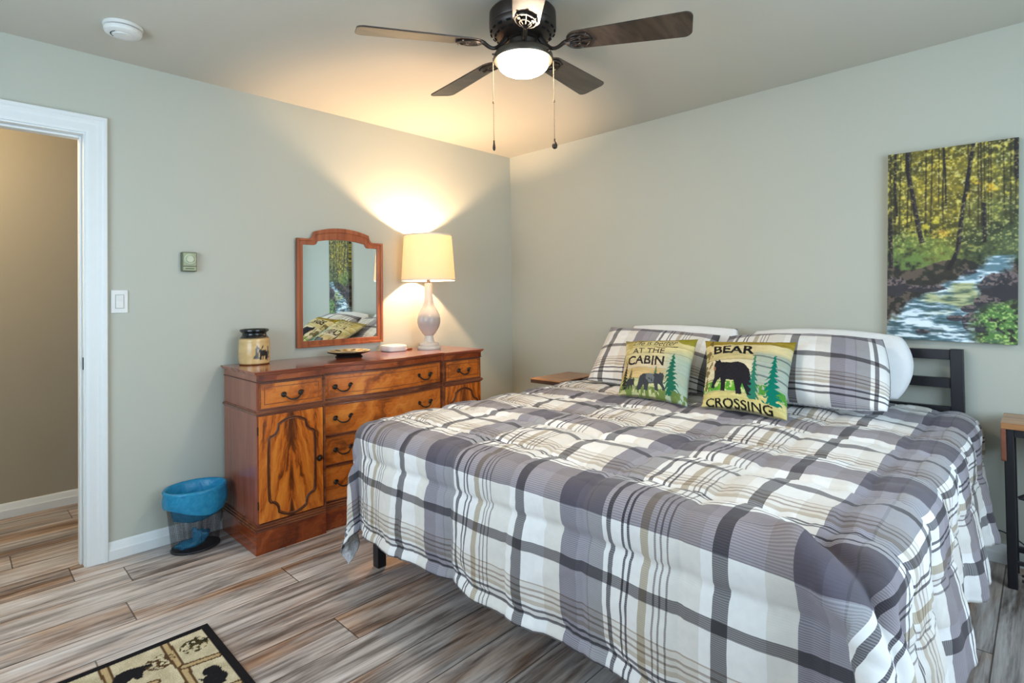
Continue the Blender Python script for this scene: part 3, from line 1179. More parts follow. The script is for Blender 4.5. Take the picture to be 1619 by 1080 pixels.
m = MB()
stack(m, [(0.068, 0.0), (0.073, 0.004), (0.075, 0.014), (0.075, 0.024)], (BX, BY, ZT), p=3.4)
m.build('case_base', MAT['white_plastic'], BOX, smooth='auto')
m = MB()
stack(m, [(0.0755, 0.0245), (0.0755, 0.034), (0.072, 0.039), (0.062, 0.042)], (BX, BY, ZT), p=3.4)
m.build('case_lid', MAT['white_plastic'], BOX, smooth='auto')
m = MB()
m.lathe([(0.0, 0.0), (0.052, 0.0), (0.054, 0.002), (0.054, 0.008), (0.052, 0.010), (0.0, 0.010)], (0.075, -1.150, ZT), 32)
o = m.build('wooden_coaster', MAT['wood_mould'], None, smooth='auto')
rebase(o, (0.075, -1.150, ZT))
tag(o, 'flat brown round wooden coaster left of the lamp base', 'coaster')

# ================================================================== wall devices
# rocker light switch
SW = thing('light_switch', (0.0, -2.768, 1.248), 'white rocker light switch on wall beside the doorway', 'switch')
m = MB().box(0.0, 0.006, -2.803, -2.733, 1.191, 1.305)
m.build('wall_plate', MAT['white_plastic'], SW, bevel=0.003)
m = MB().box(0.0055, 0.0075, -2.7855, -2.7505, 1.214, 1.282)
m.build('rocker_surround', plain('grey_gap', (0.30, 0.31, 0.30), 0.6), SW)
m = MB()
m.prism([(0.007, 1.216), (0.012, 1.216), (0.0085, 1.248), (0.0115, 1.280), (0.007, 1.280)], lambda a, b, t: (a, -2.7835 + 0.031 * t, b), 0, 1)
m.build('rocker', MAT['white_plastic'], SW)
for z in (1.200, 1.296):
    m = MB()
    m.lathe([(0.0, 0.0012), (0.003, 0.001), (0.0035, 0.0)], (0, 0, 0), 10)
    k = len(m.v) - 30
    m.v[k:] = [(0.0055 + c, -2.768 + a, z + b) for a, b, c in m.v[k:]]
    m.build('screw', MAT['trim'], SW)

# dial thermostat
TH = thing('dial_thermostat', (0.0, -2.466, 1.453), 'greenish grey thermostat with round dial on left wall', 'thermostat')
ty0, ty1, tz0, tz1 = -2.502, -2.430, 1.402, 1.505
case = plain('thermostat_case', srgb(96, 100, 76), 0.45)
face = plain('thermostat_face', srgb(150, 158, 128), 0.45, 0.4, 0.1)
MB().box(0.0, 0.026, ty0, ty1, tz0, tz1).build('case', case, TH, bevel=0.004)
MB().box(0.026, 0.030, ty0 + 0.006, ty1 - 0.004, tz0 + 0.030, tz1 - 0.004).build('face_plate', face, TH, bevel=0.0015)
m = MB()
m.lathe([(0.0, 0.012), (0.016, 0.012), (0.018, 0.010), (0.018, 0.003), (0.0225, 0.003), (0.0225, 0.007), (0.027, 0.006), (0.028, 0.0), (0.0, 0.0)], (0, 0, 0), 32)
m.v = [(0.030 + c, -2.465 + a, 1.468 + b) for a, b, c in m.v]
m.build('dial', plain('dial_silver', srgb(190, 198, 172), 0.55, 0.3, 0.0), TH, smooth='auto')
m = MB()
for k in range(22):
    an = PI * 2 * k / 22
    m.box(0.0305, 0.0312, -2.465 + 0.020 * math.cos(an) - 0.0007, -2.465 + 0.020 * math.cos(an) + 0.0007, 1.468 + 0.020 * math.sin(an) - 0.0007, 1.468 + 0.020 * math.sin(an) + 0.0007)
m.build('dial_scale', MAT['hole'], TH)
m = MB().box(0.026, 0.0295, ty0 + 0.006, ty1 - 0.004, tz0 + 0.005, tz0 + 0.026)
m.build('lower_cover', face, TH, bevel=0.0015)
MB().box(0.0296, 0.0303, ty0 + 0.016, ty1 - 0.014, tz0 + 0.014, tz0 + 0.017).build('slot', MAT['hole'], TH)

# smoke detector
SD = thing('smoke_detector', (0.425, -2.828, H), 'round white smoke detector on the ceiling', 'smoke detector')
c = (0.425, -2.828, H)
MB().lathe([(0.0, 0.0), (0.072, 0.0), (0.073, -0.004), (0.072, -0.012), (0.068, -0.014), (0.0, -0.014)], c, 40).build('mounting_base', MAT['white_plastic'], SD, smooth='auto')
MB().lathe([(0.0, -0.0145), (0.0655, -0.0145), (0.0655, -0.018), (0.0, -0.018)], c, 40).build('vent_gap', MAT['hole'], SD, smooth='auto')
MB().lathe([(0.0, -0.0175), (0.069, -0.0175), (0.070, -0.024), (0.066, -0.034), (0.055, -0.040), (0.036, -0.041), (0.034, -0.044), (0.0, -0.045)], c, 40).build('cover', MAT['white_plastic'], SD, smooth='auto')
m = MB()
for k in range(9):
    an = -PI * 0.75 + k * PI / 18
    m.box(c[0] + 0.044 * math.cos(an) - 0.003, c[0] + 0.044 * math.cos(an) + 0.003, c[1] + 0.044 * math.sin(an) - 0.002, c[1] + 0.044 * math.sin(an) + 0.002, H - 0.0412, H - 0.0395)
m.build('vent_slots', MAT['hole'], SD)

# ================================================================== waste basket with liner
CX, CY = 0.152, -2.478
BSK = thing('wire_waste_basket', (CX, CY, 0.0), 'oval black wire mesh waste basket between doorway and dresser', 'bin')
rx0, ry0, rx1, ry1, BH = 0.086, 0.105, 0.116, 0.136, 0.300
nn = 64


def oval(t, z, k=0.0):
    f = z / BH
    return (CX + (rx0 + (rx1 - rx0) * f + k) * math.cos(t), CY + (ry0 + (ry1 - ry0) * f + k) * math.sin(t), z)


vs, fs, uv = [], [], []
for j in range(9):
    z = 0.006 + (BH - 0.008) * j / 8
    for i in range(nn + 1):
        t = 2 * PI * i / nn
        vs.append(oval(t, z))
        uv.append((t * 0.11, z, 0))
for j in range(8):
    for i in range(nn):
        a = j * (nn + 1) + i
        fs.append((a, a + 1, a + nn + 2, a + nn + 1))
m = MB().add(vs, fs)
o = m.build('mesh_wall', MAT['mesh'], BSK, smooth=True)
set_vec_attr(o.data, 'cloth_uv', np.array(uv, dtype=np.float32))
m = MB().tube([oval(2 * PI * i / nn, 0.006, 0.001) for i in range(nn)], 0.006, 8, closed=True)
m.build('base_ring', MAT['black_metal'], BSK, smooth=True)
m = MB().tube([oval(2 * PI * i / nn, BH, 0.0) for i in range(nn)], 0.004, 8, closed=True)
m.build('rim', MAT['black_metal'], BSK, smooth=True)
m = MB().prism([oval(2 * PI * i / nn, 0.0, -0.002)[:2] for i in range(nn)], lambda a, b, t: (a, b, t), 0.002, 0.007)
m.build('base_plate', MAT['black_metal'], BSK)

# blue liner: folded over the rim, hanging inside, gathered at the bottom
vs, fs = [], []
prof = []           # (offset outward, z)
for k in range(5):
    prof.append((0.012 + 0.004 * math.sin(k), 0.205 + 0.02 * k))
prof += [(0.010, 0.298), (0.006, 0.308), (-0.002, 0.309), (-0.008, 0.300), (-0.012, 0.27), (-0.016, 0.22), (-0.020, 0.16)]
N2 = 72
for j, (kk, z) in enumerate(prof):
    for i in range(N2):
        t = 2 * PI * i / N2
        w = vnoise(np.array([i * 0.55]), np.array([j * 0.8]), 5)[0] - 0.5
        zz = z
        if j < 5:
            zz = z - (4 - j) / 4 * 0.022 * math.sin(t * 2.0 + 0.9)
        sc = 0.010 if j > 8 else 0.004
        vs.append(oval(t, zz, kk + w * sc))
for j in range(len(prof) - 1):
    for i in range(N2):
        fs.append((j * N2 + i, j * N2 + (i + 1) % N2, (j + 1) * N2 + (i + 1) % N2, (j + 1) * N2 + i))
RB = 8
for j in range(1, RB + 1):
    f = j / RB
    for i in range(N2):
        t = 2 * PI * i / N2
        x, y, z = oval(t, 0.16, -0.020)
        w = vnoise(np.array([i * 0.42]), np.array([j * 0.7]), 9)[0] - 0.5
        k = (1 - f) * (1 + 0.12 * w)
        vs.append((CX + (x - CX) * k, CY + (y - CY) * k, 0.16 - 0.030 * math.sin(f * PI / 2) + 0.03 * w * f * (1 - f)))
for j in range(RB):
    r0 = (len(prof) - 1 + j) * N2
    for i in range(N2):
        fs.append((r0 + i, r0 + (i + 1) % N2, r0 + N2 + (i + 1) % N2, r0 + N2 + i))
o = MB().add(vs, fs).build('bin_liner', MAT['liner'], None, smooth=True)
rebase(o, (CX, CY, 0.012))
tag(o, 'blue plastic liner bag folded over the waste basket rim', 'bag')
# a second blue bag lying crumpled on the basket's bottom
vs, fs = [], []
NA, NB_ = 40, 14
for j in range(NB_ + 1):
    th = PI * j / NB_
    for i in range(NA):
        t = 2 * PI * i / NA
        w = 0.72 + 0.55 * vnoise(np.array([i * 0.55]), np.array([j * 1.1]), 31)[0]
        vs.append((CX + 0.010 + 0.052 * w * math.sin(th) * math.cos(t), CY - 0.020 + 0.072 * w * math.sin(th) * math.sin(t),
                   0.010 + 0.030 * (1 - math.cos(th)) * (0.6 + 0.9 * w * max(0.0, math.sin(t + 0.3)))))
for j in range(NB_):
    for i in range(NA):
        fs.append((j * NA + i, j * NA + (i + 1) % NA, (j + 1) * NA + (i + 1) % NA, (j + 1) * NA + i))
o = MB().add(vs, fs).build('crumpled_bag', MAT['liner'], None, smooth=True)
rebase(o, (CX, CY, 0.010))
tag(o, 'crumpled blue plastic bag lying at the bottom inside the wire basket', 'bag')

# ================================================================== ceiling fan
FX, FY = 1.758, -1.718
FAN = thing('ceiling_fan', (FX, FY, H), 'dark five blade ceiling fan with lit frosted bowl light', 'fan')
cz = (FX, FY, 0)
MB().lathe([(0.0, H), (0.095, H), (0.098, H - 0.006), (0.100, H - 0.026), (0.128, H - 0.034), (0.136, H - 0.044), (0.137, H - 0.088), (0.133, H - 0.094),
            (0.137, H - 0.099), (0.136, H - 0.112), (0.122, H - 0.130), (0.100, H - 0.144), (0.080, H - 0.150), (0.0, H - 0.150)], cz, 56).build('motor_housing', MAT['dark_bronze'], FAN, smooth='auto')
m = MB()
for k in range(20):
    an = 2 * PI * k / 20
    for dz, r in ((0.121, 0.1295), (0.136, 0.112)):
        p = Vector((FX + r * math.cos(an), FY + r * math.sin(an), H - dz))
        d = Vector((-math.sin(an), math.cos(an), 0)) * 0.009
        m.tube([p - d, p + d], 0.0042, 6)
m.build('motor_vents', MAT['hole'], FAN)
MB().lathe([(0.0, H - 0.148), (0.066, H - 0.150), (0.068, H - 0.156), (0.060, H - 0.160), (0.055, H - 0.196), (0.050, H - 0.200), (0.0, H - 0.200)], cz, 40).build('switch_housing', MAT['dark_bronze'], FAN, smooth='auto')
LK = MB().lathe([(0.0, H - 0.188), (0.058, H - 0.188), (0.075, H - 0.191), (0.098, H - 0.197), (0.114, H - 0.206), (0.121, H - 0.217), (0.122, H - 0.232), (0.119, H - 0.238), (0.104, H - 0.239), (0.102, H - 0.232), (0.0, H - 0.230)],
                cz, 56).build('light_fitter', MAT['bronze_brown'], FAN, smooth='auto')
bp = [(0.100, H - 0.232), (0.104, H - 0.240), (0.103, H - 0.250)] + [(0.102 * math.cos(t), H - 0.250 - 0.044 * math.sin(t)) for t in [i / 10 * PI / 2 for i in range(1, 10)]] + [(0.0, H - 0.294)]
MB().lathe(bp, cz, 48, cap=False).build('glass_bowl', MAT['bowl'], LK, smooth=True)
for an in (2.2, 4.3, 0.1):
    m = MB()
    p = Vector((FX + 0.122 * math.cos(an), FY + 0.122 * math.sin(an), H - 0.228))
    d = Vector((math.cos(an), math.sin(an), 0))
    m.tube([p - d * 0.004, p + d * 0.012], 0.004, 8)
    m.build('thumb_screw', MAT['dark_bronze'], LK)
ZB = 2.262
LIFT = (-0.030, 0.0, 0.030, -0.004, 0.0)      # each blade sags or rises a little at its tip
for k in range(5):
    an = math.radians(244.08 - 72 * k)
    ca_, sa_ = math.cos(an), math.sin(an)
    tilt = math.radians(-13)

    def place(r, w, h):
        """radial distance, across, up in the blade's own frame."""
        yy = w * math.cos(tilt) - h * math.sin(tilt)
        zz = w * math.sin(tilt) + h * math.cos(tilt)
        return (FX + r * ca_ - yy * sa_, FY + r * sa_ + yy * ca_, ZB + zz + LIFT[k] * (r - 0.07) / 0.59)
    ol = []
    r0, r1, w0, w1 = 0.180, 0.660, 0.052, 0.069
    cr = 0.030
    for (cx_, cw, a0) in ((r1 - cr, w1 - cr, 0), (r0 + 0.045, w0 - 0.045, 90), (r0 + 0.045, -(w0 - 0.045), 180), (r1 - cr, -(w1 - cr), 270)):
        rr_ = cr if cx_ > 0.4 else 0.045
        for i in range(9):
            t = math.radians(a0 + 90 * i / 8)
            ol.append((cx_ + rr_ * math.cos(t), cw + rr_ * math.sin(t)))
    m = MB().prism(ol, place, -0.003, 0.003)
    b = m.build('blade', MAT['wood_blade'], FAN, bevel=0.0015)
    # scrolled blade iron
    m = MB()
    arm = []
    for i in range(13):
        t = i / 12
        r = 0.072 + 0.125 * t
        z = (H - 0.152) - 0.034 * math.sin(min(1, t * 1.25) * PI) - (H - 0.152 - ZB + 0.010) * t
        arm.append((FX + r * ca_, FY + r * sa_, z))
    m.tube(arm, [0.0115 - 0.004 * abs(math.sin(PI * i / 12)) for i in range(13)], 8)
    for (rc, a_, b_) in ((0.228, 0.048, 0.040), (0.213, 0.026, 0.022)):
        m.tube([place(rc + a_ * math.cos(t), b_ * math.sin(t), -0.007) for t in [2 * PI * i / 28 for i in range(28)]], 0.0045, 6, closed=True)
    for s in (-1, 1):
        m.tube([place(0.196 + 0.07 * t, s * (0.006 + 0.030 * t), -0.007) for t in [i / 6 for i in range(7)]], 0.004, 6)
    m.tube([place(0.190, 0, -0.007), place(0.282, 0, -0.007)], 0.0045, 6)
    for (r, w) in ((0.245, 0.026), (0.245, -0.026), (0.278, 0.0)):
        m.tube([place(r, w, -0.012), place(r, w, -0.003)], 0.006, 8)
    m.build('blade_iron', MAT['dark_bronze'], FAN, smooth='auto')
rdir = (_R0.x, _R0.y)
brass = plain('antique_brass_chain', srgb(96, 84, 66), 0.5, 0.3, 0.3)
for s, ztop, zbot, big in ((-1, H - 0.222, 1.868, 0), (1, H - 0.222, 1.872, 1)):
    px, py = FX + s * rdir[0] * 0.1235, FY + s * rdir[1] * 0.1235
    m = MB()
    m.tube([(px, py, ztop), (px, py, zbot)], 0.0012, 6)
    zz = ztop
    while zz > zbot:
        m.lathe([(0.0, -0.0024), (0.0022, 0.0), (0.0, 0.0024)], (px, py, zz), 6)
        zz -= 0.008
    for f in (0.52,):
        m.lathe([(0.0, -0.006), (0.004, -0.004), (0.004, 0.004), (0.0, 0.006)], (px, py, ztop + (zbot - ztop) * f), 8)
    ch = m.build('pull_chain', brass, FAN)
    R = 0.0115 if big else 0.0062
    m = MB().lathe([(0.0, 0.014), (0.003, 0.012), (0.0035, 0.002), (R * 0.8, -0.008), (R, -0.017), (R * 0.85, -0.025), (R * 0.4, -0.029), (0.0, -0.030)], (px, py, zbot), 16)
    m.build('pull_knob', MAT['dark_bronze'], ch, smooth='auto')

# ================================================================== bed frame
BXL, BXR, BYH, BYF = 1.022, 2.986, -0.035, -1.975
BED = thing('metal_bed_frame', ((BXL + BXR) / 2, -1.0, 0), 'black metal bed frame with slatted headboard on back wall', 'bed')
PW = 0.050
for x in (BXL, BXR - PW):
    MB().box(x, x + PW, -0.062, -0.022, 0, 0.967).build('headboard_post', MAT['black_metal'], BED, bevel=0.003)
for (z0, z1) in ((0.917, 0.963), (0.783, 0.829), (0.647, 0.693), (0.511, 0.557)):
    MB().box(BXL + PW, BXR - PW, -0.055, -0.030, z0, z1).build('headboard_slat', MAT['black_metal'], BED, bevel=0.002)
for x in (BXL + 0.004, BXR - 0.040):
    MB().box(x, x + 0.036, BYF, -0.062, 0.300, 0.350).build('side_rail', MAT['black_metal'], BED, bevel=0.003)
MB().box(BXL + 0.040, BXR - 0.040, BYF, BYF + 0.036, 0.300, 0.350).build('foot_rail', MAT['black_metal'], BED, bevel=0.003)
for x in (BXL - 0.024, BXR - 0.020):
    MB().box(x, x + 0.044, BYF - 0.0, BYF + 0.044, 0, 0.300).build('leg', MAT['black_metal'], BED, bevel=0.003)
for i in range(9):
    y = -0.25 - i * 0.2
    MB().box(BXL + 0.040, BXR - 0.040, y - 0.02, y + 0.02, 0.322, 0.345).build('cross_slat', MAT['black_metal'], BED, bevel=0.002)

m = MB().box(BXL + 0.02, BXR - 0.02, -2.005, -0.07, 0.352, 0.640)
o = m.build('mattress', MAT['mattress'], None, bevel=0.04, seg=4)
rebase(o, ((BXL + BXR) / 2, -1.04, 0.352))
tag(o, 'thick pale mattress on black bed frame hidden under plaid comforter', 'mattress')

# ================================================================== comforter
XL, XR, YF, YH, ZTOP = 0.990, 3.030, -2.070, -0.100, 0.666
RC = 0.060
NU, NV = 270, 216
DROP_L, DROP_R, DROP_F = 0.40, 0.43, 0.430
U = np.linspace(XL - DROP_L, XR + DROP_R, NU)
V = np.linspace(-YH, -YF + DROP_F, NV)          # runs from head to foot
UU, VV = np.meshgrid(U, V)


def profile(a, flare):
    """distance a past the start of the rounded edge -> (out, down)."""
    th = np.minimum(a / RC, PI / 2 - flare)
    L = RC * (PI / 2 - flare)
    ex = np.maximum(0, a - L)
    return RC * np.sin(th) + ex * np.sin(flare), RC * (1 - np.cos(th)) + ex * np.cos(flare)


du = np.where(UU < XL + RC, UU - (XL + RC), np.where(UU > XR - RC, UU - (XR - RC), 0.0))
dv = np.maximum(0.0, VV - (-YF - RC))
adu = np.abs(du)
rr = np.hypot(adu, dv)
phi = np.arctan2(dv, adu + 1e-9)
corner = np.where((adu > 0) & (dv > 0), np.sin(2 * phi), 0.0)
right = du > 0
side = np.sign(du)
flare = np.where(dv > 0, 0.045, 0.0) * np.sin(phi) ** 2 + np.where(right, 0.07, 0.02) * np.cos(phi) ** 2
flare = flare + np.where(right, 0.36, 0.03) * corner ** 2.5
flare = flare + corner * np.sin(phi * 7.0 + 0.6) * 0.04
out, down = profile(rr, flare)
# hanging folds: grow with the drop
drop = np.clip((rr - 0.07) / 0.36, 0, 1.3)
s_side = VV
s_foot = UU
w_side = 0.030 * np.sin(s_side * 2 * PI / 0.43 + 0.8 + 1.2 * np.sin(s_side * 3.1)) + 0.012 * np.sin(s_side * 2 * PI / 0.19 + 1.0)
w_foot = 0.013 * np.sin(s_foot * 2 * PI / 0.62 + 0.5) + 0.006 * np.sin(s_foot * 2 * PI / 0.23 + 1.7)
wave = np.where(adu > 0, np.cos(phi) ** 2, 0) * w_side * np.where(right, 0.9, 0.25) + np.where(dv > 0, np.sin(phi) ** 2, 0) * w_foot
out = out + wave * drop
ox_ = np.where(adu > 0, np.cos(phi), 0) * side
oy_ = np.where(dv > 0, np.sin(phi), 0)
bx_ = np.clip(UU, XL + RC, XR - RC)
by_ = np.clip(VV, -YH, -YF - RC)
X = bx_ + ox_ * out
Y = -(by_ + oy_ * out)
cxm, cym = (XL + XR) / 2, (YF + YH) / 2
crown = 0.020 * (1 - ((bx_ - cxm) / (XR - XL) * 2) ** 4) * (1 - ((-by_ - cym) / (YF - YH) * 2) ** 4)
Z = ZTOP + crown - down
Z = Z + (fbm(UU * 3.2, VV * 3.2, 4) - 0.5) * 0.042 * np.where(rr > 0, 0.4, 1.0)
# quilted puffs
PB = np.stack([X, Y, Z], -1)
tu = np.gradient(PB, axis=1)
tv = np.gradient(PB, axis=0)
nrm = np.cross(tv, tu)
nrm /= np.linalg.norm(nrm, axis=-1, keepdims=True) + 1e-9
if nrm[NV // 2, NU // 2, 2] < 0:
    nrm = -nrm
q = np.abs(np.sin(PI * (UU - 0.20) / 0.30)) ** 0.42
q2 = np.abs(np.sin(PI * (VV - 2.170) / 0.29)) ** 0.42
puff = 0.026 * (q * 0.45 + 0.55) * q2
wr = (fbm(UU * 16 + 1.3 * np.sin(VV * 8), VV * 16, 21) - 0.5) * 0.010 + (fbm(UU * 7, VV * 9, 31) - 0.5) * 0.014
su = np.abs(((UU - 0.20) / 0.30 + 0.5) % 1.0 - 0.5) * 0.30
sv = np.abs(((VV - 2.170) / 0.29 + 0.5) % 1.0 - 0.5) * 0.29
puff = puff - 0.007 * np.exp(-(sv / 0.010) ** 2) - 0.004 * np.exp(-(su / 0.010) ** 2)
wr = wr + (fbm(UU * 34, VV * 9, 51, 2) - 0.5) * 0.014 * np.exp(-(sv / 0.055) ** 2) + (fbm(UU * 9, VV * 34, 57, 2) - 0.5) * 0.008 * np.exp(-(su / 0.05) ** 2)
# a diagonal drag fold at the near right foot corner
d1 = (UU - 2.98) * 0.80 + (VV - 2.10) * 0.60
d2 = -(UU - 2.98) * 0.60 + (VV - 2.10) * 0.80
fold = 0.048 * np.exp(-((d2 - 0.02) / 0.035) ** 2) * np.exp(-(d1 / 0.20) ** 2) - 0.040 * np.exp(-((d2 + 0.05) / 0.025) ** 2) * np.exp(-(d1 / 0.18) ** 2)
calm = np.ones_like(UU)
for xc in (XL + RC, XR - RC):
    calm -= 0.9 * np.exp(-((UU - xc) / 0.06) ** 2) * np.clip(dv / 0.12, 0, 1)
calm -= 0.6 * np.exp(-((VV + YF + RC) / 0.06) ** 2) * np.clip(adu / 0.12, 0, 1)
calm = np.clip(calm, 0.1, 1)
PB = PB + nrm * ((puff + wr) * calm + fold)[..., None]
PB[..., 2] = np.maximum(PB[..., 2], 0.03)
vs = [tuple(p) for p in PB.reshape(-1, 3)]
fs = []
for j in range(NV - 1):
    for i in range(NU - 1):
        a = j * NU + i
        fs.append((a, a + NU, a + NU + 1, a + 1))
me = bpy.data.meshes.new('comforter')
me.from_pydata(vs, [], fs)
me.polygons.foreach_set('use_smooth', [True] * len(fs))
me.materials.append(MAT['plaid'])
me.materials.append(MAT['reverse'])
set_vec_attr(me, 'cloth_uv', np.stack([UU.ravel(), VV.ravel()], -1))
CMF = bpy.data.objects.new('plaid_comforter', me)
COL.objects.link(CMF)
s = CMF.modifiers.new('skin', 'SOLIDIFY')
s.thickness = 0.010
s.offset = -1
s.material_offset = 1
s.material_offset_rim = 0
rebase(CMF, (cxm, cym, ZTOP))
tag(CMF, 'white grey and brown plaid quilted comforter draped over the bed', 'comforter')


# ================================================================== pillows
def pillow(name, BL, BR, TR, TL, thick, mat, label, cat, group=None, n=44, wscale=(1, 1), paint=None, sag=0.0, pinch=0.03, seed=0, uvo=(0, 0), flip=1.0, back_mat=None, welt=0.0, rnd=0.10):
    BL, BR, TR, TL = [np.array(p, float) for p in (BL, BR, TR, TL)]
    nu = nv = n
    S, T = np.meshgrid(np.linspace(0, 1, nu), np.linspace(0, 1, nv))     # T: 0 top, 1 bottom
    # edges bow inwards between the corners
    s2 = 0.5 + (S - 0.5) * (1 - pinch * 2 * (1 - (2 * T - 1) ** 2))
    t2 = 0.5 + (T - 0.5) * (1 - pinch * 2 * (1 - (2 * S - 1) ** 2))
    a_, b_ = 2 * s2 - 1, 2 * t2 - 1
    s2, t2 = 0.5 + 0.5 * a_ * np.sqrt(1 - rnd * b_ * b_ / 2), 0.5 + 0.5 * b_ * np.sqrt(1 - rnd * a_ * a_ / 2)
    P_ = (TL * ((1 - s2) * (1 - t2))[..., None] + TR * (s2 * (1 - t2))[..., None] + BL * ((1 - s2) * t2)[..., None] + BR * (s2 * t2)[..., None])
    nn_ = np.cross(BR - BL, TL - BL)
    nn_ /= np.linalg.norm(nn_)
    h = ((1 - np.abs(2 * S - 1) ** 2.6) * (1 - np.abs(2 * T - 1) ** 2.6)) ** 0.55
    h = h * (1 + sag * (T - 0.5))
    wr = (fbm(S * 5 + seed, T * 5, seed + 3) - 0.5) * 0.28 * np.clip(h, 0, 1)
    edge = (fbm(S * 9 + seed, T * 9, seed + 8) - 0.5) * 0.010
    F_ = P_ + nn_ * (thick * (h + wr) + edge)[..., None]
    B_ = P_ - nn_ * (thick * 0.8 * h - edge)[..., None]
    vs = [tuple(p) for p in F_.reshape(-1, 3)]
    idx = {}
    fs, mi = [], []
    for j in range(nv - 1):
        for i in range(nu - 1):
            a = j * nu + i
            fs.append((a, a + nu, a + nu + 1, a + 1))
            mi.append(0)
    ib = np.zeros((nv, nu), int)
    for j in range(nv):
        for i in range(nu):
            if i in (0, nu - 1) or j in (0, nv - 1):
                ib[j, i] = j * nu + i
            else:
                ib[j, i] = len(vs)
                vs.append(tuple(B_[j, i]))
    for j in range(nv - 1):
        for i in range(nu - 1):
            fs.append((int(ib[j, i]), int(ib[j, i + 1]), int(ib[j + 1, i + 1]), int(ib[j + 1, i])))
            mi.append(1 if back_mat is not None else 0)
    mb = MB()
    mb.v, mb.f, mb.mi = vs, fs, mi
    o = mb.build(name, [mat] + ([back_mat] if back_mat is not None else []), None, smooth=True)
    W = np.linalg.norm(TR - TL)
    Hh = np.linalg.norm(TL - BL)
    uv = np.zeros((len(vs), 2), np.float32)
    uv[:nu * nv, 0] = (S * W * wscale[0] + uvo[0]).ravel()
    uv[:nu * nv, 1] = (T * Hh * wscale[1] + uvo[1]).ravel()
    for j in range(nv):
        for i in range(nu):
            uv[ib[j, i]] = uv[j * nu + i]
    set_vec_attr(o.data, 'cloth_uv', uv)
    if paint is not None:
        lin = paint.linear()
        ca = np.zeros((len(vs), 3), np.float32) + np.array(srgb(196, 190, 160))
        jj = np.clip(np.round(T * (paint.ny - 1)).astype(int), 0, paint.ny - 1)
        ii = np.clip(np.round(S * (paint.nx - 1)).astype(int), 0, paint.nx - 1)
        ca[:nu * nv] = lin[jj, ii].reshape(-1, 3)
        set_col_attr(o.data, ca)
    c = (BL + BR) / 2
    rebase(o, tuple(c))
    tag(o, label, cat, group)
    if welt:
        ring = [F_[0, i] for i in range(nu)] + [F_[j, nu - 1] for j in range(1, nv)] + [F_[nv - 1, i] for i in range(nu - 2, -1, -1)] + [F_[j, 0] for j in range(nv - 2, 0, -1)]
        o['_loc'] = tuple(c)
        m = MB().tube([tuple(p) for p in ring], welt, 6, closed=True)
        m.build('piping', MAT['dark_bronze'], o, smooth=True)
    return o


# white sleeping pillows standing against the headboard
pillow('white_pillow', (1.22, -0.29, 0.725), (1.98, -0.29, 0.725), (2.00, -0.125, 1.050), (1.25, -0.125, 1.055), 0.050, MAT['white_cloth'],
       'white pillow behind the sham of the AT THE CABIN cushion, against headboard', 'pillow', 'white sleeping pillows', seed=1, pinch=0.0, rnd=0.30)
pillow('white_pillow', (2.05, -0.31, 0.730), (2.820, -0.33, 0.728), (2.815, -0.150, 1.047), (2.03, -0.130, 1.050), 0.075, MAT['white_cloth'],
       'white pillow whose rounded end bulges past the sham beside the headboard slats', 'pillow', 'white sleeping pillows', seed=6, pinch=-0.006, rnd=0.48)
# plaid shams
pillow('plaid_sham', (1.22, -0.61, 0.722), (2.00, -0.63, 0.722), (1.935, -0.26, 1.010), (1.165, -0.25, 1.038), 0.080, MAT['plaid_left'],
       'plaid pillow sham standing behind the AT THE CABIN cushion', 'pillow', 'plaid pillow shams', seed=2, sag=0.3, n=60, pinch=0.018, back_mat=MAT['reverse'])
pillow('plaid_sham', (2.035, -0.64, 0.738), (2.815, -0.665, 0.738), (2.735, -0.29, 1.027), (1.960, -0.27, 1.012), 0.090, MAT['plaid_right'],
       'plaid pillow sham standing behind the BEAR CROSSING cushion', 'pillow', 'plaid pillow shams', seed=4, sag=0.2, n=60, pinch=0.004, rnd=0.22, back_mat=MAT['reverse'])

# printed cushions
NP = 190


def bear(P, s0, s1, t0, t1, col, face_left=True):
    def q(a, b):
        a = a if face_left else 1 - a
        return (s0 + a * (s1 - s0), t0 + b * (t1 - t0))
    P.poly([q(*p) for p in [(0.02, 0.16), (0.06, 0.05), (0.04, 0.0), (0.10, 0.03), (0.17, 0.0), (0.20, 0.08), (0.30, 0.09), (0.45, 0.12), (0.62, 0.08), (0.76, 0.13), (0.87, 0.28), (0.92, 0.48),
                             (0.94, 0.70), (1.0, 0.93), (0.96, 1.0), (0.84, 0.98), (0.82, 0.90), (0.74, 0.72), (0.71, 0.85), (0.73, 0.98), (0.60, 1.0), (0.59, 0.90), (0.54, 0.66), (0.36, 0.64),
                             (0.35, 0.80), (0.34, 0.94), (0.24, 0.95), (0.24, 0.78), (0.22, 0.60), (0.15, 0.66), (0.08, 0.80), (0.08, 0.88), (0.0, 0.86), (0.01, 0.72), (0.06, 0.58), (0.05, 0.36)]], col)


def planks(P, cols, seed):
    n = len(cols)
    for k, (t0, t1, c) in enumerate(cols):
        m = (P.t >= t0) & (P.t < t1)
        P.put(m.astype(float), c)
        P.put((np.abs(P.t - t1) < 0.006).astype(float), (110, 104, 84), 0.7)
    P.c += (fbm(P.s * 7, P.t * 45, seed)[..., None] - 0.5) * np.array([50, 48, 40])


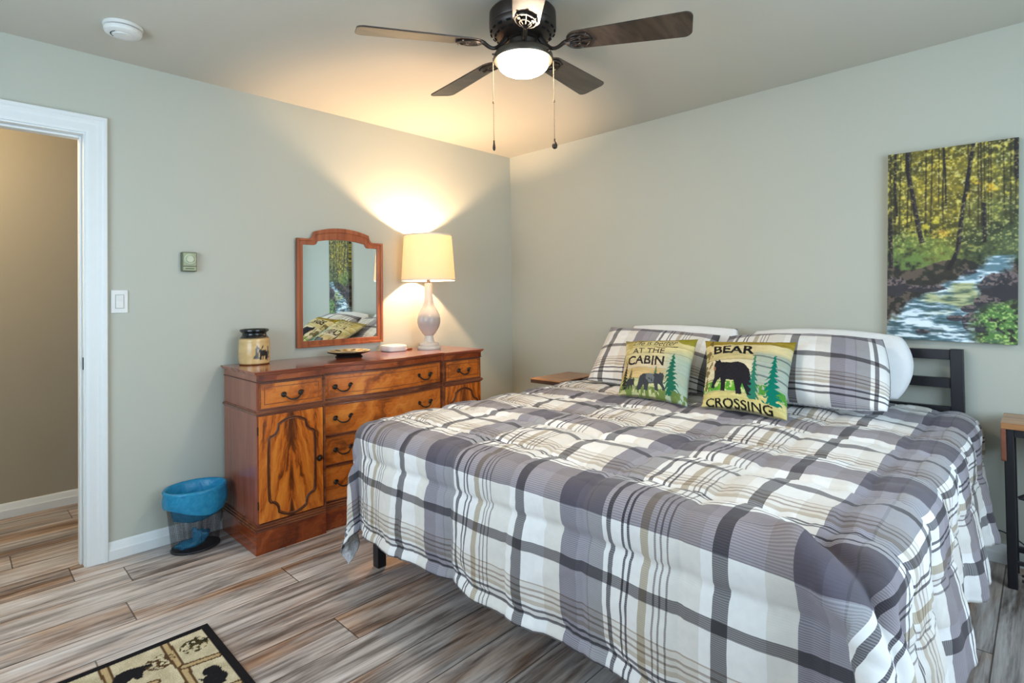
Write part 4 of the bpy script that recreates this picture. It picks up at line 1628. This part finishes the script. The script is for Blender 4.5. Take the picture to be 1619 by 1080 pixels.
P1 = Paint(NP, NP, (190, 182, 140))
planks(P1, [(0, 0.10, (150, 136, 84)), (0.10, 0.24, (196, 186, 134)), (0.24, 0.36, (206, 196, 146)), (0.36, 0.50, (196, 188, 148)), (0.50, 0.64, (196, 184, 156)), (0.64, 0.80, (190, 168, 120)), (0.80, 1.0, (178, 184, 138))], 3)
fade = np.clip((P1.s - 0.62) / 0.2, 0, 1) * np.clip((P1.t - 0.25) / 0.2, 0, 1)
P1.put(fade, (150, 176, 170), 0.75)
P1.put(np.clip(fbm(P1.s * 8, P1.t * 8, 9) * 2 - 0.9, 0, 1) * (P1.s < 0.16), (150, 128, 50), 0.8)
P1.put(np.clip(1 - np.hypot((P1.s - 0.93) / 0.16, (P1.t - 0.05) / 0.12), 0, 1) > 0.1, (136, 132, 40), 0.9)
P1.text('Life is better', 0.16, 0.80, 0.08, 0.20, (52, 50, 44), shear=0.35)
P1.seg((0.50, 0.235), (0.82, 0.228), 0.007, (60, 56, 46))
P1.text('AT THE', 0.17, 0.66, 0.26, 0.37, (54, 46, 50), fat=0.012)
P1.text('CABIN', 0.11, 0.68, 0.42, 0.58, (42, 36, 42), fat=0.022)
P1.fir(0.10, 0.52, 0.95, 0.07, (44, 48, 34), 3)
P1.fir(0.20, 0.64, 0.92, 0.05, (74, 78, 52), 4)
P1.fir(0.58, 0.60, 0.86, 0.07, (58, 104, 78), 7)
P1.fir(0.80, 0.36, 0.96, 0.13, (28, 96, 76), 6)
P1.put(((P1.t > 0.90) & (fbm(P1.s * 20, P1.t * 14, 5) > 0.45)).astype(float), (96, 116, 60), 0.9)
bear(P1, 0.30, 0.72, 0.70, 0.95, (58, 62, 68), False)
P1.put((P1.poly_mask([(0.40, 0.72), (0.6, 0.72), (0.56, 0.85), (0.44, 0.86)]) & (fbm(P1.s * 24, P1.t * 20, 8) > 0.5)).astype(float), (118, 126, 130), 0.7)
bear(P1, 0.12, 0.27, 0.80, 0.94, (52, 54, 58), False)
pillow('printed_cushion', (1.640, -0.890, 0.716), (2.045, -0.925, 0.714), (1.925, -0.545, 1.003), (1.462, -0.525, 0.968), 0.062, MAT['pillow_print'],
       'square cushion printed AT THE CABIN with a grey bear between pines', 'cushion', 'bear print cushions', n=NP, paint=P1, seed=3, pinch=0.035, rnd=0.0)

P2 = Paint(NP, NP, (200, 192, 150))
planks(P2, [(0, 0.14, (150, 130, 44)), (0.14, 0.30, (206, 192, 146)), (0.30, 0.42, (190, 178, 130)), (0.42, 0.56, (208, 200, 168)), (0.56, 0.72, (206, 200, 172)), (0.72, 0.86, (190, 196, 140)), (0.86, 1.0, (196, 186, 126))], 6)
fade = np.clip((P2.s - 0.60) / 0.08, 0, 1) * np.clip((P2.t - 0.26) / 0.05, 0, 1) * (P2.t < 0.84)
P2.put(fade, (150, 166, 160), 0.75)
P2.put(((np.abs((P2.t * 7.3) % 1 - 0.5) < 0.07) & (P2.s > 0.62) & (P2.t > 0.3) & (P2.t < 0.7)).astype(float), (70, 82, 86), 0.6)
P2.put(((P2.t > 0.74) & (P2.t < 0.85) & (fbm(P2.s * 26, P2.t * 18, 5) > 0.42)).astype(float), (70, 138, 44), 0.9)
P2.put((P2.poly_mask([(0.22, 0.84), (0.28, 0.66), (0.34, 0.84)]) | P2.poly_mask([(0.38, 0.84), (0.44, 0.66), (0.52, 0.84)])).astype(float), (96, 168, 44), 0.8)
P2.put(((P2.s < 0.12) & (fbm(P2.s * 18, P2.t * 10, 15) > 0.56)).astype(float), (96, 84, 50), 0.8)
P2.text('BEAR', 0.13, 0.63, 0.17, 0.32, (18, 18, 20), fat=0.03)
bear(P2, 0.13, 0.66, 0.42, 0.88, (34, 33, 40))
P2.seg((0.15, 0.53), (0.16, 0.57), 0.014, (150, 110, 84))
P2.fir(0.65, 0.33, 0.90, 0.075, (40, 116, 96), 5)
P2.fir(0.86, 0.30, 0.92, 0.12, (6, 110, 92), 8)
P2.text('CROSSING', 0.06, 0.86, 0.925, 1.0, (20, 20, 20), fat=0.025)
pillow('printed_cushion', (2.120, -0.935, 0.722), (2.500, -0.965, 0.716), (2.415, -0.545, 1.008), (1.960, -0.535, 0.992), 0.064, MAT['pillow_print'],
       'square cushion printed BEAR CROSSING with a black walking bear', 'cushion', 'bear print cushions', n=NP, paint=P2, seed=8, pinch=0.035, rnd=0.0)


# ================================================================== bedside tables
NT_ = thing('bedside_table', (0.84, -0.32, 0.0), 'brown wooden bedside table between the bed and the dresser, mostly hidden', 'side table', 'bedside tables')
MB().box(0.692, 0.960, -0.535, -0.120, 0.674, 0.682).build('tabletop', [MAT['wood_night']], NT_, bevel=0.002)
MB().box(0.692, 0.960, -0.535, -0.120, 0.650, 0.6738).build('under_frame', MAT['wood_bark'], NT_, bevel=0.002)
for x in (0.84, 0.935):
    for y in (-0.44, -0.16):
        MB().box(x - 0.012, x + 0.012, y - 0.012, y + 0.012, 0.0, 0.650).build('leg', MAT['black_metal'], NT_, bevel=0.002)
MB().box(0.820, 0.935, -0.46, -0.14, 0.12, 0.135).build('shelf', MAT['black_metal'], NT_, bevel=0.002)

N2_ = thing('bedside_table', (3.32, -0.17, 0.0), 'brown wooden bedside table with black metal legs under the canvas print', 'side table', 'bedside tables')
x0, x1, y0, y1 = 3.120, 3.530, -0.295, -0.035
MB().box(x0, x1, y0, y1, 0.664, 0.690).build('tabletop', [MAT['wood_night']], N2_, bevel=0.003)
lf = MB()
lf.prism([(y0, 0.664), (y1, 0.664), (y1, 0.536), (y1 - 0.006, 0.530), (y0 + 0.006, 0.530), (y0, 0.536)], lambda a, b, t: (x0 + 0.016 * t, a, b), 0, 1)
lf.build('drop_leaf', plain('red_brown_leaf', srgb(128, 76, 56), 0.4, var=0.2), N2_, bevel=0.002)
for x in (3.138, 3.490):
    MB().box(x - 0.010, x + 0.022, -0.275, -0.243, 0, 0.664).build('leg', MAT['black_metal'], N2_, bevel=0.003)
    MB().box(x + 0.008, x + 0.022, -0.085, -0.069, 0, 0.664).build('leg', MAT['black_metal'], N2_, bevel=0.002)
MB().box(3.160, 3.480, -0.270, -0.246, 0.630, 0.664).build('apron', MAT['black_metal'], N2_, bevel=0.002)
for z in (0.115, 0.330):
    m = MB()
    m.box(3.150, 3.510, -0.088, -0.068, z - 0.022, z)
    m.box(3.150, 3.510, -0.270, -0.250, z - 0.012, z)
    if z < 0.2:
        for k in range(9):
            xx = 3.19 + k * 0.036
            m.tube([(xx, -0.262, z - 0.006), (xx, -0.078, z - 0.006)], 0.004, 6)
        m.build('wire_shelf', MAT['black_metal'], N2_)
m = MB()
m.tube([(3.168, -0.245, 0.375), (3.215, -0.245, 0.410), (3.330, -0.245, 0.415)], 0.006, 8)
m.tube([(3.168, -0.245, 0.375), (3.215, -0.245, 0.368), (3.330, -0.245, 0.366)], 0.006, 8)
m.build('front_brace', MAT['black_metal'], N2_)
m = MB()
m.tube([(3.172, -0.262, 0.075 - 0.018 * math.cos(t * 2)) if False else (3.172 + 0.33 * t, -0.262, 0.060 + 0.022 * math.sin(t * PI)) for t in [i / 10 for i in range(11)]], 0.005, 6)
m.tube([(3.172, -0.262, 0.040), (3.49, -0.262, 0.022)], 0.006, 6)
m.build('lower_rail', MAT['black_metal'], N2_)

# power cord along the back wall
pts = [(2.996, -0.020, 0.12), (3.03, -0.020, 0.136), (3.082, -0.022, 0.150), (3.121, -0.024, 0.143), (3.174, -0.026, 0.112), (3.23, -0.026, 0.062), (3.30, -0.028, 0.012)]
cu = []
for i in range(len(pts) - 1):
    for k in range(6):
        t = k / 6
        p0, p1, p2, p3 = [Vector(pts[max(0, min(len(pts) - 1, i + d))]) for d in (-1, 0, 1, 2)]
        cu.append(0.5 * ((2 * p1) + (p2 - p0) * t + (2 * p0 - 5 * p1 + 4 * p2 - p3) * t * t + (3 * p1 - p0 - 3 * p2 + p3) * t ** 3))
cu.append(Vector(pts[-1]))
o = MB().tube(cu, 0.0032, 8).build('power_cord', plain('black_rubber', (0.015, 0.015, 0.017), 0.5), None, smooth=True)
rebase(o, (3.1, -0.024, 0.012))
tag(o, 'thin black power cord running along back wall behind the nightstand leg', 'cord')

# ================================================================== canvas print of a woodland stream
AW, AH = 0.487, 0.926
nx_, ny_ = 300, 570
A = Paint(nx_, ny_, (60, 66, 44), AH / AW)
S, T = A.s, A.t
T2 = T * AH / AW
n1, n2, n3 = fbm(S * 6, T2 * 6, 1), fbm(S * 22, T2 * 22, 2, 5), fbm(S * 60, T2 * 60, 3, 3)
leaf = np.clip(0.25 + 0.9 * (n1 - 0.5) + 0.9 * (n2 - 0.45) + 0.55 * (n3 - 0.5), 0, 1)[..., None]
yellow = np.clip(1.1 - np.abs(S - 0.45) * 1.3 - np.clip(T - 0.36, 0, 1) * 3.0, 0, 1)[..., None]
dark, lite = np.array([36, 42, 36.]), np.array([124, 132, 78.])
gold, gdark = np.array([196, 172, 58.]), np.array([70, 66, 36.])
A.c = (dark * (1 - leaf) + lite * leaf) * (1 - yellow) + (gdark * (1 - leaf) + gold * leaf) * yellow
A.put(np.clip((n2 - 0.52) * 5, 0, 1) * (T < 0.40) * (n3 > 0.45), (214, 190, 60), 0.6)
A.put(np.clip((n3 - 0.62) * 8, 0, 1) * (T < 0.5), (200, 196, 150), 0.6)
# distant thin stems
for k in range(26):
    xx = _rng.rand()
    A.seg((xx, 0), (xx + 0.03 * (_rng.rand() - 0.5), 0.30 + 0.22 * _rng.rand()), 0.003 + 0.004 * _rng.rand(), (48, 42, 34), 0.75)
A.put(((S > 0.60) & (T > 0.28) & (T < 0.58)).astype(float) * np.clip((n2 - 0.3) * 2, 0, 1), (58, 78, 62), 0.55)
A.put(np.clip((n2 - 0.50) * 6, 0, 1) * np.clip(1 - np.hypot((S - 0.72) / 0.16, (T - 0.24) / 0.06), 0, 1) ** 0.5, (226, 170, 40), 0.9)
# undergrowth
un = np.clip(1 - np.hypot((S - 0.20) / 0.42, (T - 0.56) / 0.14), 0, 1) ** 0.4 * np.clip((n2 - 0.30) * 4, 0, 1)
A.put(un, (92, 118, 60), 0.8)
A.put(np.clip(1 - np.hypot((S - 0.36) / 0.22, (T - 0.41) / 0.06), 0, 1) ** 0.5 * np.clip((n2 - 0.42) * 5, 0, 1), (190, 180, 60), 0.85)
A.put(np.clip(1 - np.hypot((S - 0.45) / 0.10, (T - 0.45) / 0.03), 0, 1) ** 0.5 * np.clip((n3 - 0.4) * 5, 0, 1), (216, 160, 60), 0.8)
# banks and stream
bank = (T > 0.60 + 0.03 * np.sin(S * 9) + 0.04 * (n1 - 0.5))
A.put(bank.astype(float), (44, 42, 40), 0.85)
A.put((bank & (n2 > 0.52)).astype(float), (106, 88, 78), 0.55)
tt = np.clip((T - 0.575) / 0.40, 0, 1)
cen = 0.88 - 0.62 * tt ** 0.85 + 0.05 * np.sin(tt * 9)
wid = 0.10 + 0.34 * tt
wat = np.clip((wid - np.abs(S - cen)) * 14 + (n2 - 0.5) * 2.2, 0, 1) * (T > 0.565)
A.put(wat, (84, 112, 124), 0.95)
strk = fbm(S * 9 + T2 * 3, T2 * 46, 12, 4)
A.put(wat * np.clip((strk - 0.46) * 6, 0, 1), (206, 218, 228), 0.85)
A.put(wat * np.clip((fbm(S * 5, T2 * 8, 17) - 0.5) * 5, 0, 1) * (T > 0.70) * (T < 0.90), (150, 150, 92), 0.7)
A.put(wat * np.clip((0.47 - strk) * 6, 0, 1) * (T > 0.68), (44, 62, 64), 0.7)
for (cx_, cy_, rx_, ry_) in ((0.66, 0.645, 0.05, 0.012), (0.90, 0.72, 0.17, 0.07), (0.80, 0.80, 0.10, 0.035), (0.66, 0.83, 0.06, 0.018), (0.30, 0.73, 0.16, 0.02), (0.06, 0.72, 0.10, 0.05),
                             (0.30, 0.955, 0.06, 0.012), (0.72, 0.90, 0.12, 0.05), (0.56, 0.88, 0.07, 0.015)):
    mm = np.hypot((S - cx_) / rx_, (T - cy_) / ry_) < 0.75 + 0.6 * n2
    A.put(mm.astype(float), (48, 46, 50), 0.92)
    A.put((mm & (T < cy_ - 0.1 * ry_) & (n3 > 0.5)).astype(float), (120, 104, 100), 0.7)
A.put((T > 0.90) * np.clip((strk - 0.45) * 6, 0, 1) * (S < 0.70), (196, 208, 212), 0.7)
gb = np.clip(1.15 - np.hypot((S - 0.98) / 0.30, (T - 0.92) / 0.13), 0, 1) * np.clip((n2 - 0.34) * 5, 0, 1)
A.put(np.clip(gb * 3, 0, 1), (70, 108, 56), 0.9)
A.put(np.clip(gb * 3, 0, 1) * np.clip((n3 - 0.5) * 6, 0, 1), (168, 190, 112), 0.8)
# main trunks
for path, w in (([(0.165, 0.0), (0.165, 0.10), (0.215, 0.25), (0.25, 0.37), (0.29, 0.49)], 0.026), ([(0.68, 0.0), (0.65, 0.14), (0.60, 0.34), (0.57, 0.52), (0.53, 0.60)], 0.022),
                ([(0.07, 0.0), (0.06, 0.16), (0.08, 0.34)], 0.012), ([(0.46, 0.0), (0.47, 0.14), (0.48, 0.30)], 0.011), ([(0.98, 0.0), (0.985, 0.2)], 0.022), ([(0.76, 0.30), (0.77, 0.50)], 0.018),
                ([(0.02, 0.34), (0.03, 0.62)], 0.024)):
    pa = np.array(path, float)
    tq = np.clip(S * 0 + T, pa[0, 1], pa[-1, 1])
    xc = np.interp(tq, pa[:, 1], pa[:, 0]) + 0.010 * (fbm(T * 9, S * 0 + w * 300, 41) - 0.5)
    inside = (np.abs(S - xc) < w * (0.85 + 0.5 * (n3 - 0.5)) * (0.8 + 0.3 * T)) & (T >= pa[0, 1]) & (T <= pa[-1, 1])
    A.put(inside.astype(float), (36, 33, 36), 0.94)
    A.put((inside & (S > xc + w * 0.1) & (n3 > 0.5)).astype(float), (84, 78, 76), 0.6)
A.put(((n3 > 0.60) & (T < 0.55) & (n2 > 0.5)).astype(float), (176, 168, 86), 0.45)
A.seg((0.545, 0.575), (0.50, 0.625), 0.020, (38, 34, 36), 0.9)
A.put(((T > 0.93) & (n1 > 0.5)).astype(float), (60, 70, 74), 0.35)
for _ in range(2):
    c_ = np.pad(A.c, ((1, 1), (1, 1), (0, 0)), 'edge')
    A.c = (c_[1:-1, 1:-1] * 2 + c_[:-2, 1:-1] + c_[2:, 1:-1] + c_[1:-1, :-2] + c_[1:-1, 2:]) / 6
A.c = np.clip(A.c * 1.14 + 10, 0, 255)
CAN = thing('canvas_print', (2.941, -0.001, 1.465), 'large canvas print of a forest stream in autumn above the headboard', 'picture')
rot = math.radians(-1.5)
DEPTH = 0.034


def cpos(s, t, d):
    a, b = (s - 0.5) * AW, (0.5 - t) * AH
    return (2.941 + a * math.cos(rot) - b * math.sin(rot), -0.001 - d, 1.465 + a * math.sin(rot) + b * math.cos(rot))


vs = [cpos(S[j, i], T[j, i], DEPTH) for j in range(ny_) for i in range(nx_)]
fs = [(j * nx_ + i, (j + 1) * nx_ + i, (j + 1) * nx_ + i + 1, j * nx_ + i + 1) for j in range(ny_ - 1) for i in range(nx_ - 1)]
lin = A.linear().reshape(-1, 3)
loop = [(0, i) for i in range(nx_)] + [(j, nx_ - 1) for j in range(1, ny_)] + [(ny_ - 1, i) for i in range(nx_ - 2, -1, -1)] + [(j, 0) for j in range(ny_ - 2, 0, -1)]
cols = [c for c in lin]
k0 = len(vs)
for (j, i) in loop:
    vs.append(cpos(S[j, i], T[j, i], 0.0))
    cols.append(lin[j * nx_ + i])
nl = len(loop)
for k in range(nl):
    a, b = loop[k], loop[(k + 1) % nl]
    fs.append((a[0] * nx_ + a[1], b[0] * nx_ + b[1], k0 + (k + 1) % nl, k0 + k))
o = MB().add(vs, fs).build('printed_canvas', MAT['canvas_print'], CAN)
set_col_attr(o.data, np.array(cols))
m = MB()
for (s0_, s1_, t0_, t1_) in ((0.01, 0.09, 0.01, 0.99), (0.91, 0.99, 0.01, 0.99), (0.09, 0.91, 0.01, 0.05), (0.09, 0.91, 0.95, 0.99)):
    q8 = [cpos(s, t, d) for d in (0.002, 0.024) for t in (t0_, t1_) for s in (s0_, s1_)]
    m.add(q8, [(0, 2, 3, 1), (4, 5, 7, 6), (0, 1, 5, 4), (2, 6, 7, 3), (0, 4, 6, 2), (1, 3, 7, 5)])
m.build('stretcher_frame', plain('raw_pine', (0.55, 0.42, 0.26), 0.7), CAN)

# ================================================================== rug
RX0, RX1, RY1_, RY0_ = 0.946, 1.556, -2.663, -3.577
nx_, ny_ = 170, 250
Rg = Paint(nx_, ny_, (200, 190, 160), (RY1_ - RY0_) / (RX1 - RX0))
S, T = Rg.s, Rg.t
gx = lambda x: (x - RX0) / (RX1 - RX0)
gy = lambda y: (RY1_ - y) / (RY1_ - RY0_)
q = lambda x, y: (gx(x), gy(y))
Rg.c += (fbm(S * 16, T * 24, 3)[..., None] - 0.5) * 60
Rg.put(((S < 0.02) | (S > 0.98)).astype(float) * 0, (0, 0, 0))
bw = 0.026
Xw, Yw = RX0 + S * (RX1 - RX0), RY1_ - T * (RY1_ - RY0_)
LOGD = (92, 68, 44)


def log(a, b, w=0.016):
    Rg.seg(q(*a), q(*b), w / (RX1 - RX0), LOGD)
    Rg.seg(q(*a), q(*b), w * 0.50 / (RX1 - RX0), (186, 164, 122))


for yy in (-2.812, -2.990, -3.168, -3.346):
    log((0.965, yy), (1.145, yy + 0.004))
    log((1.160, yy + 0.010), (1.345, yy + 0.004))
    log((1.36, yy), (1.54, yy))
for xx in (1.150, 1.350):
    for ya in (-2.70, -2.885, -3.06, -3.24, -3.42):
        log((xx + 0.03, ya), (xx + 0.012, ya - 0.10))
BLK = (32, 31, 34)
# walking bear in the second panel, sitting bear in the next column, pines beside them
Rg.poly([q(*p) for p in [(1.078, -2.985), (1.046, -2.968), (1.040, -2.935), (1.062, -2.868), (1.080, -2.872), (1.090, -2.900), (1.122, -2.909), (1.122, -2.925), (1.102, -2.930), (1.125, -2.968), (1.108, -2.975)]], BLK)
Rg.poly([q(*p) for p in [(1.260, -2.788), (1.285, -2.765), (1.225, -2.748), (1.228, -2.728), (1.254, -2.714), (1.300, -2.716), (1.340, -2.725), (1.345, -2.745), (1.320, -2.760), (1.330, -2.790), (1.300, -2.775)]], BLK)
for (cx_, cy_, rr_) in ((1.250, -2.742, 0.026), (1.300, -2.745, 0.036)):
    Rg.put((np.hypot(Xw - cx_, Yw - cy_) < rr_).astype(float), BLK)
for (cx_, cy_, rr_, col_) in ((1.060, -2.740, 0.045, (70, 64, 36)), (1.075, -2.848, 0.045, (84, 62, 40)), (1.04, -2.72, 0.03, (44, 42, 30)), (1.25, -2.93, 0.05, (70, 64, 36)), (1.45, -2.75, 0.05, (60, 58, 36))):
    mk = np.hypot(Xw - cx_, Yw - cy_) < rr_
    Rg.put((mk & (fbm(S * 60, T * 90, int(cx_ * 100)) > 0.5)).astype(float), col_)
for (dx, dy) in ((0.2, -0.36), (0.0, -0.36), (0.4, -0.18), (0.2, -0.53)):
    Rg.poly([q(p[0] + dx, p[1] + dy) for p in [(1.078, -2.985), (1.046, -2.968), (1.040, -2.935), (1.062, -2.868), (1.080, -2.872), (1.090, -2.900), (1.122, -2.909), (1.122, -2.925), (1.102, -2.930), (1.125, -2.968), (1.108, -2.975)]], BLK)
edge = np.minimum(np.minimum(Xw - RX0, RX1 - Xw), np.minimum(RY1_ - Yw, Yw - RY0_))
Rg.put((edge < bw).astype(float), (30, 29, 32))
vs = [(Xw[j, i], Yw[j, i], 0.012 + 0.0015 * math.sin(i * 1.7) * math.sin(j * 2.3)) for j in range(ny_) for i in range(nx_)]
fs = [(j * nx_ + i, (j + 1) * nx_ + i, (j + 1) * nx_ + i + 1, j * nx_ + i + 1) for j in range(ny_ - 1) for i in range(nx_ - 1)]
lin = Rg.linear().reshape(-1, 3)
cols = [c for c in lin]
loop = [(0, i) for i in range(nx_)] + [(j, nx_ - 1) for j in range(1, ny_)] + [(ny_ - 1, i) for i in range(nx_ - 2, -1, -1)] + [(j, 0) for j in range(ny_ - 2, 0, -1)]
k0 = len(vs)
for (j, i) in loop:
    vs.append((Xw[j, i], Yw[j, i], 0.0005))
    cols.append(lin[j * nx_ + i])
nl = len(loop)
for k in range(nl):
    a, b = loop[k], loop[(k + 1) % nl]
    fs.append((a[0] * nx_ + a[1], b[0] * nx_ + b[1], k0 + (k + 1) % nl, k0 + k))
fs.append(tuple(range(k0, k0 + nl)))
o = MB().add(vs, fs).build('bear_rug', MAT['rug'], None, smooth='auto')
set_col_attr(o.data, np.array(cols))
rebase(o, ((RX0 + RX1) / 2, (RY0_ + RY1_) / 2, 0.0))
tag(o, 'small cream lodge rug with black border and dark bears on floor', 'rug')

for ob in list(SC.objects):
    if '_loc' in ob:
        del ob['_loc']
